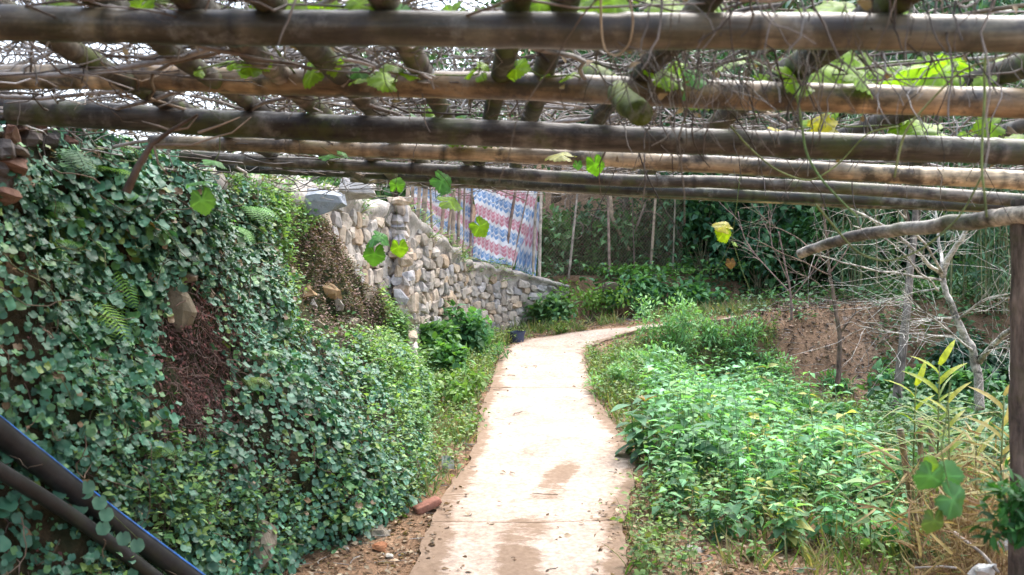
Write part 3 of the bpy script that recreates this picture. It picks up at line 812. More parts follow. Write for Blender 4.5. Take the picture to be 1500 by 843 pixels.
hv("green climber with heart shaped leaves hanging before the cement wall corner", [([(583, 240, 5.9), (580, 270, 5.9), (570, 310, 5.9), (555, 345, 5.9)], .002)], [(582, 268, 5.9, 26, 80, A([.15, .36, .05]), .3), (545, 352, 6.2, 34, 200, GR * 2.0, .6), (563, 350, 6.2, 34, -30, GR * 2.4, .6), (548, 378, 6.2, 38, -95, A([.13, .34, .05]), .4)])
hv("yellow drooping leaves on a long green stalk at right of the wire fence", [([(1085, 250, 5.6), (1078, 310, 5.6), (1072, 350, 5.6), (1088, 400, 5.6), (1107, 446, 5.6)], .0026), ([(1072, 350, 5.6), (1060, 378, 5.6), (1045, 400, 5.6)], .002)], [(1056, 330, 5.6, 32, 150, YE, .75), (1062, 346, 5.6, 30, -60, YE * .8 + A([-.12, .04, 0]), .3), (1078, 358, 5.6, 12, -20, YG, .6), (1070, 388, 5.6, 18, -85, A([.12, .07, .045]), .1)])
hv("big lobed blue green leaves dangling close by at lower right", [([(1392, 560, 3.0), (1385, 620, 3.0), (1378, 660, 3.0), (1390, 715, 3.0)], .0022)], [(1360, 705, 3.0, 52, -110, GR * 1.0, .3), (1402, 738, 3.0, 62, -40, GR * 1.15, .3), (1367, 770, 3.0, 46, -95, A([.09, .15, .04]), .3), (1388, 690, 3.05, 48, 70, GR * 1.3, .4), (1365, 676, 3.0, 26, 60, YG * .8, .4)])
def tendril(label, pts, r, col, d):
    S = [([P(a, b, d) for a, b in pts], r)]
    pts3 = np.asarray(S[0][0]); i = np.arange(len(pts3)); k = np.linspace(0, len(pts3) - 1, 9 * len(pts3))
    sm = np.stack([np.interp(k, i, pts3[:, c]) for c in range(3)], -1)
    for _ in range(14): sm[1:-1] = (sm[:-2] + 2 * sm[1:-1] + sm[2:]) / 4
    sm[:, 1] += .04 * np.sin(np.linspace(0, 5, len(sm)))
    mb = MB(); mb.tube(sm, (r, r * .8), 6, col)
    return single(mb, "vine_stem", M_STEM, sm[0], label, "vine")
tendril("tan vine hanging in a round loop over the nearest pole", [(880, -12), (882, 40), (888, 70), (905, 80), (922, 68), (926, 35), (915, -10)], .003, (.32, .25, .16), 2.48)
tendril("green vine stem dropping from the second pole and curving right", [(1160, 110), (1172, 140), (1180, 180), (1184, 225), (1200, 262), (1225, 295), (1250, 320)], .0042, (.14, .22, .07), 3.2)
tendril("pale green vine stem slanting down across the third pole", [(1070, 185), (1100, 215), (1140, 248), (1190, 268), (1230, 240), (1265, 195), (1310, 188)], .0036, (.2, .26, .1), 3.7)
tendril("mossy green vine stem hanging at far right over the poles", [(1452, 40), (1450, 90), (1452, 140), (1440, 200), (1430, 255), (1436, 320)], .0042, (.16, .2, .06), 3.0)
tendril("long olive vine running diagonally through the gap at upper right", [(1310, 260), (1330, 190), (1375, 140), (1410, 100), (1470, 85), (1520, 60)], .004, (.17, .18, .06), 3.1)
tendril("drooping green vine below the crooked grey pole", [(1195, 300), (1225, 330), (1260, 370), (1300, 385), (1345, 370), (1400, 320), (1430, 260)], .004, (.13, .16, .05), 3.4)
# dead forked branch caught on the poles at left
mb = MB()
mb.tube([P(185, 282, 3.7), P(202, 245, 3.7), P(222, 212, 3.7), P(250, 192, 3.7), P(290, 168, 3.7)], (.017, .005), 7, (.1, .075, .06))
for pts in ([(222, 212), (280, 213), (310, 203), (340, 195), (368, 172)], [(250, 192), (232, 185), (208, 178)], [(225, 212), (232, 240), (245, 255)], [(222, 212), (205, 217)], [(290, 195), (320, 185), (352, 172)], [(250, 192), (275, 188), (290, 170)]):
    mb.tube([P(a, b, 3.7 + .01 * i) for i, (a, b) in enumerate(pts)], (.0055, .002), 5, (.26, .21, .17))
single(mb, "dead_branch", M_TWIG, P(222, 212, 3.7), "dark broken branch with pale forked twigs hanging from the poles before the ivy", "branch")

# ------------------------------------------------------------------ ivy and other cover on the bank
n = 76000
yy = R.uniform(2.6, 12.6, n); tt = R.random(n) * 1.12
p = bank(yy, tt)
e = .02
ty_ = bank(yy + e, tt) - p; tt_ = bank(yy, tt + e) - p
nrm = norm(np.cross(tt_, ty_)); nrm = nrm * np.sign(nrm[:, :1] + 1e-6)
px, py = project(p)
def ell(cx, cy, rx, ry, rot=0.0):
    c, s_ = math.cos(rad(rot)), math.sin(rad(rot))
    a, b = (px - cx), (py - cy)
    return np.exp(-(((c * a + s_ * b) / rx) ** 2 + ((-s_ * a + c * b) / ry) ** 2))
wob = fbm(yy * 2.2, tt * 4, 21.0, 4)
ivy = .95 - 1.0 * np.clip(ell(275, 560, 62, 85, 15) * 1.3 + ell(262, 455, 42, 48) * 1.1 + ell(20, 500, 45, 70) * .7, 0, 1)
ivy -= .5 * ell(250, 745, 90, 50, 30) + .6 * ell(60, 770, 50, 60)
far = sstep(7.6, 8.9, yy + .8 * wob + .5 * (tt < .3))
ivy = ivy * (1 - far) + .3 * far * sstep(.5, .2, tt)
ivy *= 1 - np.clip(1.7 * ell(478, 385, 58, 62) + 1.4 * ell(480, 465, 42, 38), 0, 1)
ivy -= .9 * ell(40, 205, 62, 48)
ivy *= .62 + .5 * sstep(-.3, .12, fbm(yy * 3.2, tt * 6, 33.0, 4))
keep = (R.random(n) < ivy) & (py < 870) & (px > -60)
q = p[keep]; nn = nrm[keep]; k = len(q); yk = yy[keep]; tk = tt[keep]
ax = norm(A([0, 0, -1.0]) + .55 * nn + R.normal(0, .5, (k, 3)))
nr = norm(.8 * nn + A([.1, -.2, .95]) + R.normal(0, .24, (k, 3)))
sz = np.clip(.038 * np.exp(R.normal(0, .32, k)), .016, .075) * np.where(yk > 7, .88, 1.0)
tone = fbm(q[:, 1] * 1.3, q[:, 2] * 1.6, 12.0, 3)[:, None]
c = np.where(R.random((k, 1)) < .22, A([.072, .178, .062]), A([.05, .15, .096])) * R.uniform(.65, 1.5, (k, 1)) * (1 + .45 * tone)
sz = sz * (1 + .45 * fbm(q[:, 1] * 2, q[:, 2] * 2, 77.0, 2))
c = np.where(R.random((k, 1)) < .035, A([.14, .22, .05]), c); c = np.where(R.random((k, 1)) < .02, A([.16, .1, .05]), c)
mb = MB(); mb.leaves(L_IVY, q + nn * (R.random((k, 1)) ** 1.3 * .12), ax, nr, sz, c)
ri = R.integers(0, k, 420)
W = wander(420, 9, q[ri] + nn[ri] * .09, A([0, 0, -.7]) + .25 * nn[ri] + R.normal(0, .6, (420, 3)), R.uniform(.02, .06, 420), .35, .05, 1)
mb.tubes(W, R.uniform(.0014, .003, (420, 1)), 4, A([(.1, .07, .045), (.14, .1, .07), (.09, .1, .04)])[R.integers(0, 3, 420)], 1)
tag(mb.build("ivy", [M_IVY, M_TWIG]), kind='stuff')
# dead roots and shrivelled stems where the ivy has died back
keep = (R.random(n) < np.clip(.55 * ell(275, 560, 62, 95, 15) * 1.3 + ell(255, 440, 50, 60) * .4 + ell(330, 480, 40, 60) * .25 + .03 * (py > 480), 0, .8)) & (yy < 8.5)
q = p[keep]; nn = nrm[keep]; k = len(q)
W = wander(k, 6, q + nn * .01, A([0, 0, -1]) + .4 * nn + R.normal(0, .4, (k, 3)), R.uniform(.015, .045, k), .5, .15, 1)
mb = MB()
RT = A([(.09, .05, .045), (.14, .085, .065), (.2, .14, .12), (.06, .035, .03)])
mb.tubes(W, R.uniform(.0012, .003, (k, 1)), 4, RT[R.integers(0, 4, k)])
mb.leaves(L_SMALL, q + nn * .03 + R.normal(0, .02, (k, 3)), R.normal(0, 1, (k, 3)), nn, R.uniform(.012, .03, k), A([.16, .07, .07]) * R.uniform(.4, 1.5, (k, 1)), 1)
tag(mb.build("dead_roots", [M_TWIG, M_DRY]), kind='stuff')
# fine leaved weeds lower down and further along the bank
soilm = np.clip(1.7 * ell(475, 385, 58, 68) + 1.5 * ell(480, 470, 48, 42) + .8 * ell(545, 460, 24, 50), 0, 1)
lw = .9 * sstep(7.0, 8.6, yy + .5 * wob) * (1 - soilm) + .6 * ell(250, 745, 95, 50, 30) + .25 * (tt < .2)
lw *= (.35 + .9 * sstep(-.25, .25, fbm(yy * 2.5, tt * 3, 44.0, 3)))
keep = (R.random(n) < np.clip(lw * .33, 0, .9)) & (py < 870)
def weeds_on(mb, q, nn, up, tm, nper, spread, size, cols, lean=.4, stem=True):
    k = len(q)
    top = q + up[:, None] * norm(A([0, 0, 1.0]) + lean * nn + R.normal(0, .18, (k, 3)))
    if stem: mb.tubes(np.stack([q, (q + top) / 2 + R.normal(0, .012, (k, 3)), top], 1), A([[.0022, .0018, .001]]), 3, A([.09, .13, .04]), 1)
    f = R.random((k, nper)) ** .8
    pos = q[:, None] + (top - q)[:, None] * f[..., None] + R.normal(0, 1, (k, nper, 3)) * spread * .25
    az = R.uniform(0, 2 * np.pi, (k, nper))
    ax = np.stack([np.cos(az), np.sin(az), R.uniform(-.45, .5, (k, nper))], -1)
    nr = norm(A([0, 0, 1.0]) + R.normal(0, .35, (k, nper, 3)))
    cc = cols[R.integers(0, len(cols), k)][:, None] * R.uniform(.7, 1.35, (k, nper, 1))
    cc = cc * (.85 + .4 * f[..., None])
    sz = R.uniform(size[0], size[1], (k, nper))
    mb.leaves(tm, pos.reshape(-1, 3), ax.reshape(-1, 3), nr.reshape(-1, 3), sz.reshape(-1), cc.reshape(-1, 3), 0, R.uniform(.85, 1.2, k * nper))
WG = A([(.11, .22, .09), (.15, .26, .09), (.09, .19, .1), (.18, .27, .09), (.14, .22, .12)])
mb = MB(); q = p[keep]; nn = nrm[keep]
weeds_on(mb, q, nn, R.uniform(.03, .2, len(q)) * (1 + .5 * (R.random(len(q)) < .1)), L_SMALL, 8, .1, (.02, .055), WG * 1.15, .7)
tag(mb.build("bank_weeds", [M_LEAF, M_STEM]), kind='stuff')
# purple brown dry heath on the bare soil
keep = (R.random(n) < np.clip(.5 * ell(475, 365, 58, 44) + .2 * ell(490, 475, 44, 40) + .3 * ell(545, 460, 24, 50), 0, .8)) & (yy > 7.4)
q = p[keep]; nn = nrm[keep]; mb = MB()
weeds_on(mb, q, nn, R.uniform(.02, .07, len(q)), L_SMALL, 7, .09, (.014, .034), A([(.2, .14, .13), (.24, .17, .16), (.16, .1, .09), (.26, .2, .17), (.1, .13, .06)]), .7)
tag(mb.build("dry_heath", [M_DRY, M_TWIG]), kind='stuff')

# ------------------------------------------------------------------ ferns, each with its fronds
def fern(p, nfr, ln, col, label, face=(1, -.6, .25), spread=1.0, droop=.55, fine=.24, aim=None):
    t = thing("fern", label, "fern", p)
    for i in range(nfr):
        if aim is not None: d = norm(A(aim[i % len(aim)]) + R.normal(0, .06, 3))
        else:
            a = (i + .5) / nfr * 2 - 1
            d = norm(A(face) + spread * a * A([.55, .85, 0]) + A([0, 0, R.uniform(.1, .6)]))
        L_ = ln * R.uniform(.75, 1.1); K = 20
        pts = [A(p, float)]; dd = d.copy()
        for k in range(K - 1):
            dd = norm(dd + A([0, 0, -droop * .11])); pts.append(pts[-1] + dd * L_ / K)
        pts = A(pts); mb = MB()
        mb.tube(pts, (.0028, .0008), 4, A(col) * .6, 1)
        T = norm(np.gradient(pts, axis=0)); side = norm(np.cross(T, A([0, 0, 1.0]) + .4 * A(face))); up = np.cross(side, T)
        f = np.linspace(0, 1, 17)[2:]
        idx = f * (K - 1)
        pp = np.stack([np.interp(idx, np.arange(K), pts[:, c]) for c in range(3)], -1)
        tt2 = np.stack([np.interp(idx, np.arange(K), T[:, c]) for c in range(3)], -1)
        ss2 = np.stack([np.interp(idx, np.arange(K), side[:, c]) for c in range(3)], -1)
        uu2 = np.stack([np.interp(idx, np.arange(K), up[:, c]) for c in range(3)], -1)
        plen = 1.35 * fine * ln * np.sin(np.pi * np.clip(f * .92 + .1, 0, 1)) ** .8 * (1.15 - .6 * f)
        for s_ in (-1, 1):
            mb.leaves(leaf_tm([.7, 1, .7, .35, .05], .1, .12, .05), pp, s_ * ss2 + .35 * tt2 + .02 * uu2, uu2, plen + .004, 1.15 * A(col) * R.uniform(.8, 1.2, (len(pp), 1)))
        mb.build("frond", [M_LEAF, M_STEM], t)
    return t
FG = (.1, .25, .03); FB = (.08, .2, .1); FD = (.09, .2, .04)
fern(bank_hit(150, 255), 5, .3, (.12, .28, .02), "bright lime fern under the grey pole at the top of the ivy bank", spread=.9)
fern(bank_hit(150, 205, .02), 5, .26, (.11, .27, .03), "small bright fern just beneath the bamboo pole ends at upper left")
fern(bank_hit(85, 235, .05), 4, .3, (.1, .2, .12), "pale bluish fern drooping left of the lime fern", droop=1.2, spread=.5)
fern(bank_hit(80, 310, .05), 2, .3, (.12, .22, .07), "single broad fern frond hanging straight down in the left ivy", aim=[(.2, -.2, -1), (.25, -.3, -.8)], droop=.3, fine=.22)
fern(bank_hit(75, 300, .04), 2, .26, FD, "low fern with fronds pointing left at the far left of the bank", aim=[(-.3, -.6, -.1), (.4, -.7, .1)])
fern(bank_hit(160, 395, .06), 3, .34, FG, "fern with long narrow fronds left of the olive rock slab", aim=[(.15, -.1, -1), (.55, -.1, -.75), (-.55, -.2, -.05)], droop=.3, fine=.2)
fern(bank_hit(125, 440, .06), 3, .34, (.13, .27, .03), "yellow green fern drooping below the narrow fern in the ivy", aim=[(.6, -.1, -.4), (.5, -.1, -.75), (-.3, -.2, -.1)], droop=.5)
fern(bank_hit(335, 330), 5, .34, (.13, .3, .08), "big pale green fern tuft on the crest of the ivy bank", spread=1.0, droop=.9)
fern(bank_hit(365, 305), 5, .36, (.14, .32, .09), "light feathery fern at the bank crest beside the pale stones", spread=1.0, droop=.8)
fern(bank_hit(350, 265), 4, .3, (.15, .3, .07), "grassy fern rising under the dark mossy pole at the crest", droop=.5)
fern(bank_hit(360, 560, .05), 4, .2, (.17, .27, .06), "small yellowish fern beside the dead root patch", droop=.6)
fern(bank_hit(375, 520, .05), 3, .18, FD, "tiny fern above the yellowish one by the dead roots", droop=.6)
fern(bank_hit(215, 660, .04), 3, .2, FD, "little fern near the bottom of the ivy over the mossy stain", droop=.8)
fern(bank_hit(60, 30 + 330, .05), 3, .2, FG, "small fern clump at the left picture edge below the drooping frond", droop=.6)

# ruined brickwork at the upper left corner
mb = MB()
br = thing("brick_pier", "crumbling corner of grey and red brickwork at the upper left end of the poles", "brick pier", P(20, 215, 3.9))
for a_, b_, d_ in [(8, 285, 0), (2, 262, 0), (10, 240, 0), (4, 218, 0), (22, 222, 0), (12, 200, .05), (40, 205, .05), (70, 208, .1), (98, 210, .15), (25, 184, .1), (58, 188, .15), (90, 192, .2), (8, 168, .1), (42, 170, .15), (75, 176, .2), (15, 150, .15), (50, 152, .2), (85, 160, .25), (-15, 250, 0), (-15, 220, 0), (-15, 190, 0), (-15, 160, .1)]:
    p0 = bank_hit(max(a_, 4), max(b_, 225)); dd_ = p0[1] - .1 + d_; p0 = P(a_, b_, dd_)
    stone(mb, p0, (.065 * R.uniform(.7, 1.3), .08, .042 * R.uniform(.8, 1.3)), (1, .5 + R.normal(0, .3), R.normal(0, .15)), (0, 0, 1), A([(.16, .145, .14), (.2, .11, .08), (.12, .105, .1), (.15, .13, .115)][R.integers(4)]) * R.uniform(.6, 1.1), 80 + a_ + b_, .34)
mb.build("bricks", M_STONE, br, smooth=False)

# ------------------------------------------------------------------ two plastic pipes lying down the bank
def pipe(pxs, r, label, stripe=False, lift=0.0):
    pts = []
    for (a, b, d) in pxs: pts.append(P(a, b, d))
    pts = A(pts); k = np.linspace(0, len(pts) - 1, 60)
    sm = np.stack([np.interp(k, np.arange(len(pts)), pts[:, c]) for c in range(3)], -1)
    for _ in range(25): sm[1:-1] = (sm[:-2] + 2 * sm[1:-1] + sm[2:]) / 4
    t = thing("drain_pipe", label, "pipe", sm[30])
    mb = MB(); mb.tube(sm, r, 22, (.012, .012, .013), 0); body = mb.build("pipe_wall", M_PLASTIC, t)
    if stripe:
        T = norm(np.gradient(sm, axis=0)); sd = norm(np.cross(T, A([0, 0, 1.0]))); up = np.cross(sd, T)
        a = rad(38)
        row = [sm + (up * math.cos(a + q_) * 1 + sd * math.sin(a + q_)) * (r + .0022) for q_ in np.linspace(-.16, .16, 5)]
        mb = MB(); mb.sheet(np.stack(row, 1), (.012, .09, .32)); o = mb.build("stripe", M_PLASTIC, t); o['label'] = "blue stripe along the pipe"
    return t
def pd(px_, py_, off): return float(bank_hit(max(px_, 6), min(max(py_, 4), 838))[1]) - off
d0, d1, d2 = pd(6, 640, .2), pd(150, 745, .2), pd(290, 835, .22)
dm = [d0, (d0 + d2) / 2, d2]
pipe([(-70, 580, dm[0] - .25), (0, 634, dm[0]), (150, 752, dm[1]), (310, 868, dm[2]), (400, 935, dm[2] + .3)], .05, "thick black plastic pipe with a blue stripe running down the ivy bank", True)
pipe([(-70, 650, dm[0] - .45), (0, 690, dm[0] - .2), (110, 757, dm[1] - .22), (250, 862, dm[2] - .25), (340, 935, dm[2])], .03, "thinner plain black pipe just below the blue striped one")
# a sprig of ivy growing over the pipes
mb = MB()
for a, b in [(90, 705), (105, 695), (125, 712), (100, 722), (117, 735), (145, 728), (155, 745), (128, 705), (150, 765), (85, 690), (180, 780), (200, 790)]:
    d = dm[1] - .14
    mb.leaves(L_IVY, [P(a, b, d)], [(.2, -.3, -.8)], [(.5, -.7, .6)], .065, A([.06, .15, .09]) * R.uniform(.8, 1.2))
mb.tube([P(80, 690, dm[1] - .1), P(120, 712, dm[1] - .12), P(150, 740, dm[1] - .12), P(205, 792, dm[1] - .05)], .002, 4, (.08, .1, .04), 1)
single(mb, "ivy_sprig", [M_IVY, M_STEM], P(100, 705, dm[1] - .14), "sprig of round ivy leaves growing across the two black pipes", "ivy")

# ------------------------------------------------------------------ stick fence, tarpaulins and wire fence above the wall
def on_wall(px_, back=.12, up=0.0):
    x, y, z = wall_at_px(px_); l = math.hypot(x, y)
    return A([x - .15 * back, y + back, z + up])
sf = thing("stick_fence", "fence of rough grey brown sticks planted along the top of the stone wall", "fence", on_wall(680))
def stick(parent, a, b, r, col, name="stake", seed=0):
    n_ = 14; pts = pole_pts(a, b, n_, 0, .012, seed + .3)
    mb = MB(); mb.tube(pts, np.linspace(r, r * .75, n_) * (1 + .1 * fbm(np.linspace(0, 6, n_), seed, 0)), 7, A(col) * R.uniform(.8, 1.15), 0)
    return mb.build(name, M_TWIG, parent)
for i, (xb_, xt_, r, c) in enumerate([(597, 600, .022, (.25, .19, .14)), (604, 606, .02, (.2, .15, .11)), (612, 618, .022, (.28, .22, .17)), (620, 627, .03, (.22, .17, .13)), (634, 629, .014, (.2, .15, .1)), (646, 656, .022, (.3, .22, .17)), (655, 668, .016, (.25, .19, .14)), (664, 665, .03, (.33, .26, .2)), (672, 674, .022, (.27, .21, .16)), (679, 681, .014, (.22, .17, .12)), (690, 692, .018, (.2, .15, .12)), (737, 757, .024, (.22, .15, .12)), (748, 776, .012, (.2, .15, .12)), (782, 786, .022, (.3, .25, .2)), (792, 793, .024, (.4, .34, .28))]):
    p0 = on_wall(xb_, .16, -.12); y = p0[1]; r = r * 1.3; c = A(c) * 1.15
    stick(sf, p0, P(xt_, 421.5 - (3.45 - CAMZ) * FPX / y, y - .03), r, c, "stake", i)
stick(sf, on_wall(592, .22, .72), on_wall(790, .22, 1.25), .012, (.2, .15, .12), "rail", 31)
def tarp_mat(name, dark=1.0):  # dark dims the whole cloth, shade put into its colour
    m, nt, N, L = new_mat(name)
    uv = N("ShaderNodeUVMap"); sp = N("ShaderNodeSeparateXYZ"); L(uv.outputs[0], sp.inputs[0])
    def math_(op, a, b=None, c_=None):
        q_ = N("ShaderNodeMath"); q_.operation = op
        for i_, v_ in enumerate((a, b, c_)):
            if v_ is None: continue
            if hasattr(v_, 'is_output'): L(v_, q_.inputs[i_])
            else: q_.inputs[i_].default_value = v_
        return q_.outputs[0]
    uu_ = math_('MULTIPLY', sp.outputs[0], 17.0)
    tri = math_('ABSOLUTE', math_('SUBTRACT', math_('FRACT', uu_), .5))
    vv_ = math_('ADD', math_('MULTIPLY', sp.outputs[1], 2.7), math_('MULTIPLY', tri, .2))
    vf = math_('FRACT', vv_)
    W_ = (.8, .8, .82); B_ = (.24, .4, .64); R_ = (.64, .3, .37); LB = (.48, .58, .74); LR = (.74, .55, .6)
    cr = ramp_node(nt, vf, [(0, W_), (.06, B_), (.17, W_), (.22, B_), (.33, LB), (.37, B_), (.44, W_), (.56, R_), (.65, LR), (.7, R_), (.79, LR), (.83, R_), (.9, W_)], 'CONSTANT')
    w1 = math_('GREATER_THAN', math_('FRACT', math_('ADD', uu_, .25)), .62)
    c = mixc(nt, math_('MULTIPLY', w1, .45), cr.outputs[0], W_)
    tc = N("ShaderNodeTexCoord"); ns = noise_node(nt, 5, 5, tc.outputs['Object'])
    c = mixc(nt, 1.0, c, ramp_node(nt, ns.outputs['Fac'], [(.3, (.72 * dark, .7 * dark, .7 * dark)), (.65, (dark, dark, dark))]).outputs[0], 'MULTIPLY')
    pr = N("ShaderNodeBsdfPrincipled"); pr.inputs['Roughness'].default_value = .5; pr.inputs['Specular IOR Level'].default_value = .3
    L(c, pr.inputs['Base Color'])
    tr = N("ShaderNodeBsdfTranslucent"); L(c, tr.inputs['Color'])
    mx = N("ShaderNodeMixShader"); mx.inputs[0].default_value = .4; L(pr.outputs[0], mx.inputs[1]); L(tr.outputs[0], mx.inputs[2])
    o_ = N("ShaderNodeOutputMaterial"); L(mx.outputs[0], o_.inputs['Surface'])
    return m
M_TARP = tarp_mat("striped_tarpaulin"); M_TARP_SHADE = tarp_mat("shaded_striped_tarpaulin", .85)  # second copy darkened to paint the shade behind the sticks
def tarp(corners, name_label, mat, fold=.05, seed=1.0, nfold=5.0, uvs=((0, 1), (1, 1), (0, 0), (1, 0)), bulge=0.0):
    """corners: top left, top right, bottom left, bottom right in metres"""
    tl, tr_, bl, br_ = [A(c_) for c_ in corners]
    I, J = 60, 50
    u_, v_ = np.meshgrid(np.linspace(0, 1, I), np.linspace(0, 1, J), indexing='ij')
    G = (tl * ((1 - u_) * (1 - v_))[..., None] + tr_ * (u_ * (1 - v_))[..., None] + bl * ((1 - u_) * v_)[..., None] + br_ * (u_ * v_)[..., None])
    nr = norm(np.cross(tr_ - tl, bl - tl)); nr = nr * (-1 if nr[1] > 0 else 1)
    h = fold * (np.sin(u_ * nfold * 2 + 1.5 * v_ + seed) * .5 + fbm(u_ * 3.5, v_ * 2.2, seed, 3)) + bulge * np.sin(np.pi * u_) * v_
    G = G + nr * h[..., None] + A([0, 0, 1.0]) * (.03 * fbm(u_ * 2.5, v_ * 0 + seed, 4))[..., None] * (v_[..., None])
    U = np.stack([lerp(lerp(uvs[0][0], uvs[1][0], u_), lerp(uvs[2][0], uvs[3][0], u_), v_), lerp(lerp(uvs[0][1], uvs[1][1], u_), lerp(uvs[2][1], uvs[3][1], u_), v_)], -1)
    mb = MB(); mb.sheet(G, (.6, .6, .6)); mb.sheet(G + nr * -.003, (.6, .6, .6), 0, True)
    return single(mb, "tarpaulin", mat, G[I // 2, 0], name_label, "tarpaulin", uv=np.concatenate([U.reshape(-1, 2)] * 2))
def tp(px_, py_, y): return P(px_, py_, y)
yl, yr = on_wall(690)[1] + .12, on_wall(775)[1] + .05
tarp([tp(690, 262, yl), tp(792, 262, yr), tp(686, 378, yl + .05), tp(757, 391, yr)], "bright red white and blue striped tarpaulin hung on the sticks above the wall", M_TARP, .1, 1.0, 4, ((0, 1), (.85, 1.32), (0, 0), (.62, .16)), .14)
y0_, y1_ = on_wall(592)[1] + .25, on_wall(692)[1] + .2
tarp([tp(596, 255, y0_), tp(692, 262, y1_), tp(622, 352, y0_ + .9), tp(692, 380, y1_)], "shade darkened striped tarpaulin sagging behind the sticks left of the bright one", M_TARP_SHADE, .1, 4.0, 7, ((0, 1), (1.4, 1.3), (0.1, 0), (1.4, .15)))
y2 = on_wall(776)[1]
tarp([tp(768, 300, y2 + .2), tp(792, 296, y2 + .25), tp(754, 400, y2 - .02), tp(784, 408, y2 + .1)], "crumpled corner of patterned pink tarpaulin bunched by the last white stick", M_TARP_SHADE, .07, 8.0, 3, ((0, .4), (.3, .5), (0, 0), (.3, 0)))
mb = MB(); uq, vq = np.meshgrid(np.linspace(0, 1, 30), np.linspace(0, 1, 8), indexing='ij')
a, b = tp(690, 379, yl - .02), tp(765, 398, yr - .08)
G = a + (b - a) * uq[..., None] + A([0, -.02, -.16]) * vq[..., None] * (np.sin(np.pi * uq ** .8) * .9 + .1)[..., None] + A([0, 1, 0]) * (.04 * fbm(uq * 5, vq * 2, 4))[..., None]
mb.sheet(G, (.035, .045, .07)); single(mb, "plastic_sheet", M_CLOTH, a, "dark blue plastic sheet edge drooping from under the bright tarpaulin onto the wall", "plastic sheet")

wf = thing("wire_fence", "rusty wire mesh fence on leaning thin posts before the dark thicket", "fence", P(880, 400, 18.2))
def wf_at(px_, py_):
    y = np.interp(px_, [785, 1010], [17.6, 18.6]); return P(px_, py_, y)
for i, (xb_, yb_, xt_, r, c) in enumerate([(833, 402, 848, .024, (.36, .3, .24)), (893, 406, 890, .03, (.24, .17, .13)), (930, 404, 925, .012, (.14, .1, .08)), (952, 404, 962, .03, (.3, .23, .16)), (985, 408, 990, .02, (.16, .14, .1))]):
    a, b = wf_at(xb_, yb_ + 6), wf_at(xt_, 262); stick(wf, a, b, r, c, "post", 60 + i)
mb = MB(); tl, tr_, bl, br_ = wf_at(794, 270), wf_at(1000, 270), wf_at(796, 405), wf_at(1000, 408)
def q4(u_, v_): return (tl * (1 - u_) + tr_ * u_) * (1 - v_) + (bl * (1 - u_) + br_ * u_) * v_
lines = []
for k in range(-26, 46):
    for sg in (1, -1):
        u0 = k / 46 if sg > 0 else (k + 26) / 46; u1 = u0 + sg * .5
        v0, v1 = 0.0, 1.0
        if u0 < 0: v0 = (0 - u0) / (u1 - u0); u0 = 0
        if u0 > 1: v0 = (1 - u0) / (u1 - u0); u0 = 1
        if u1 > 1: v1 = v0 + (1 - v0) * (1 - u0) / (u1 - u0); u1 = 1
        if u1 < 0: v1 = v0 + (1 - v0) * (0 - u0) / (u1 - u0); u1 = 0
        if v1 > v0 + .02: lines.append([q4(u0, v0), (q4(u0, v0) + q4(u1, v1)) / 2, q4(u1, v1)])
mb.tubes(A(lines), .0028, 3, A([.2, .14, .1]))
mb.build("wire_mesh", M_WIRE, wf)
# dead brushwood behind the wire
mb = MB(); n2 = 330
x = R.uniform(.5, 4.2, n2); y = 18.4 + .22 * x + R.random(n2) * 1.3
W = wander(n2, 7, np.stack([x, y, 1.9 + R.random(n2) * 1.4], -1), np.stack([R.normal(0, .5, n2), R.normal(0, .3, n2), R.normal(-.3, 1, n2)], -1), R.uniform(.05, .16, n2), .3, .05, 1)
W[..., 2] = np.maximum(W[..., 2], 1.85)
mb.tubes(W, R.uniform(.004, .016, (n2, 1)), 4, A([(.12, .085, .06), (.18, .13, .09), (.08, .055, .04), (.22, .17, .13)])[R.integers(0, 4, n2)])
mb.leaves(L_OVATE, np.repeat(W[:, 3], 2, 0) + R.normal(0, .15, (2 * n2, 3)), R.normal(0, 1, (2 * n2, 3)), R.normal(0, 1, (2 * n2, 3)), R.uniform(.05, .12, 2 * n2), np.where(R.random((2 * n2, 1)) < .4, A([.05, .11, .04]), A([.09, .065, .042])) * R.uniform(.5, 1.4, (2 * n2, 1)), 1)
tag(mb.build("dead_brush", [M_TWIG, M_DRY]), kind='stuff')
for i, (pts, r) in enumerate([([(890, 300), (900, 330), (915, 352), (922, 366)], .025), ([(925, 335), (940, 320), (938, 280)], .02), ([(905, 355), (880, 360)], .015)]): pass
mb = MB(); mb.tube([P(893, 280, 18.8), P(897, 320, 18.7), P(912, 350, 18.6), P(922, 367, 18.5)], (.04, .03), 7, (.26, .19, .12)); mb.tube([P(905, 360, 18.6), P(930, 340, 18.7), P(945, 300, 18.8)], .025, 6, (.15, .11, .08))
single(mb, "dead_branch", M_TWIG, P(905, 340, 18.6), "bent tan branch with a cut end behind the wire fence", "branch")

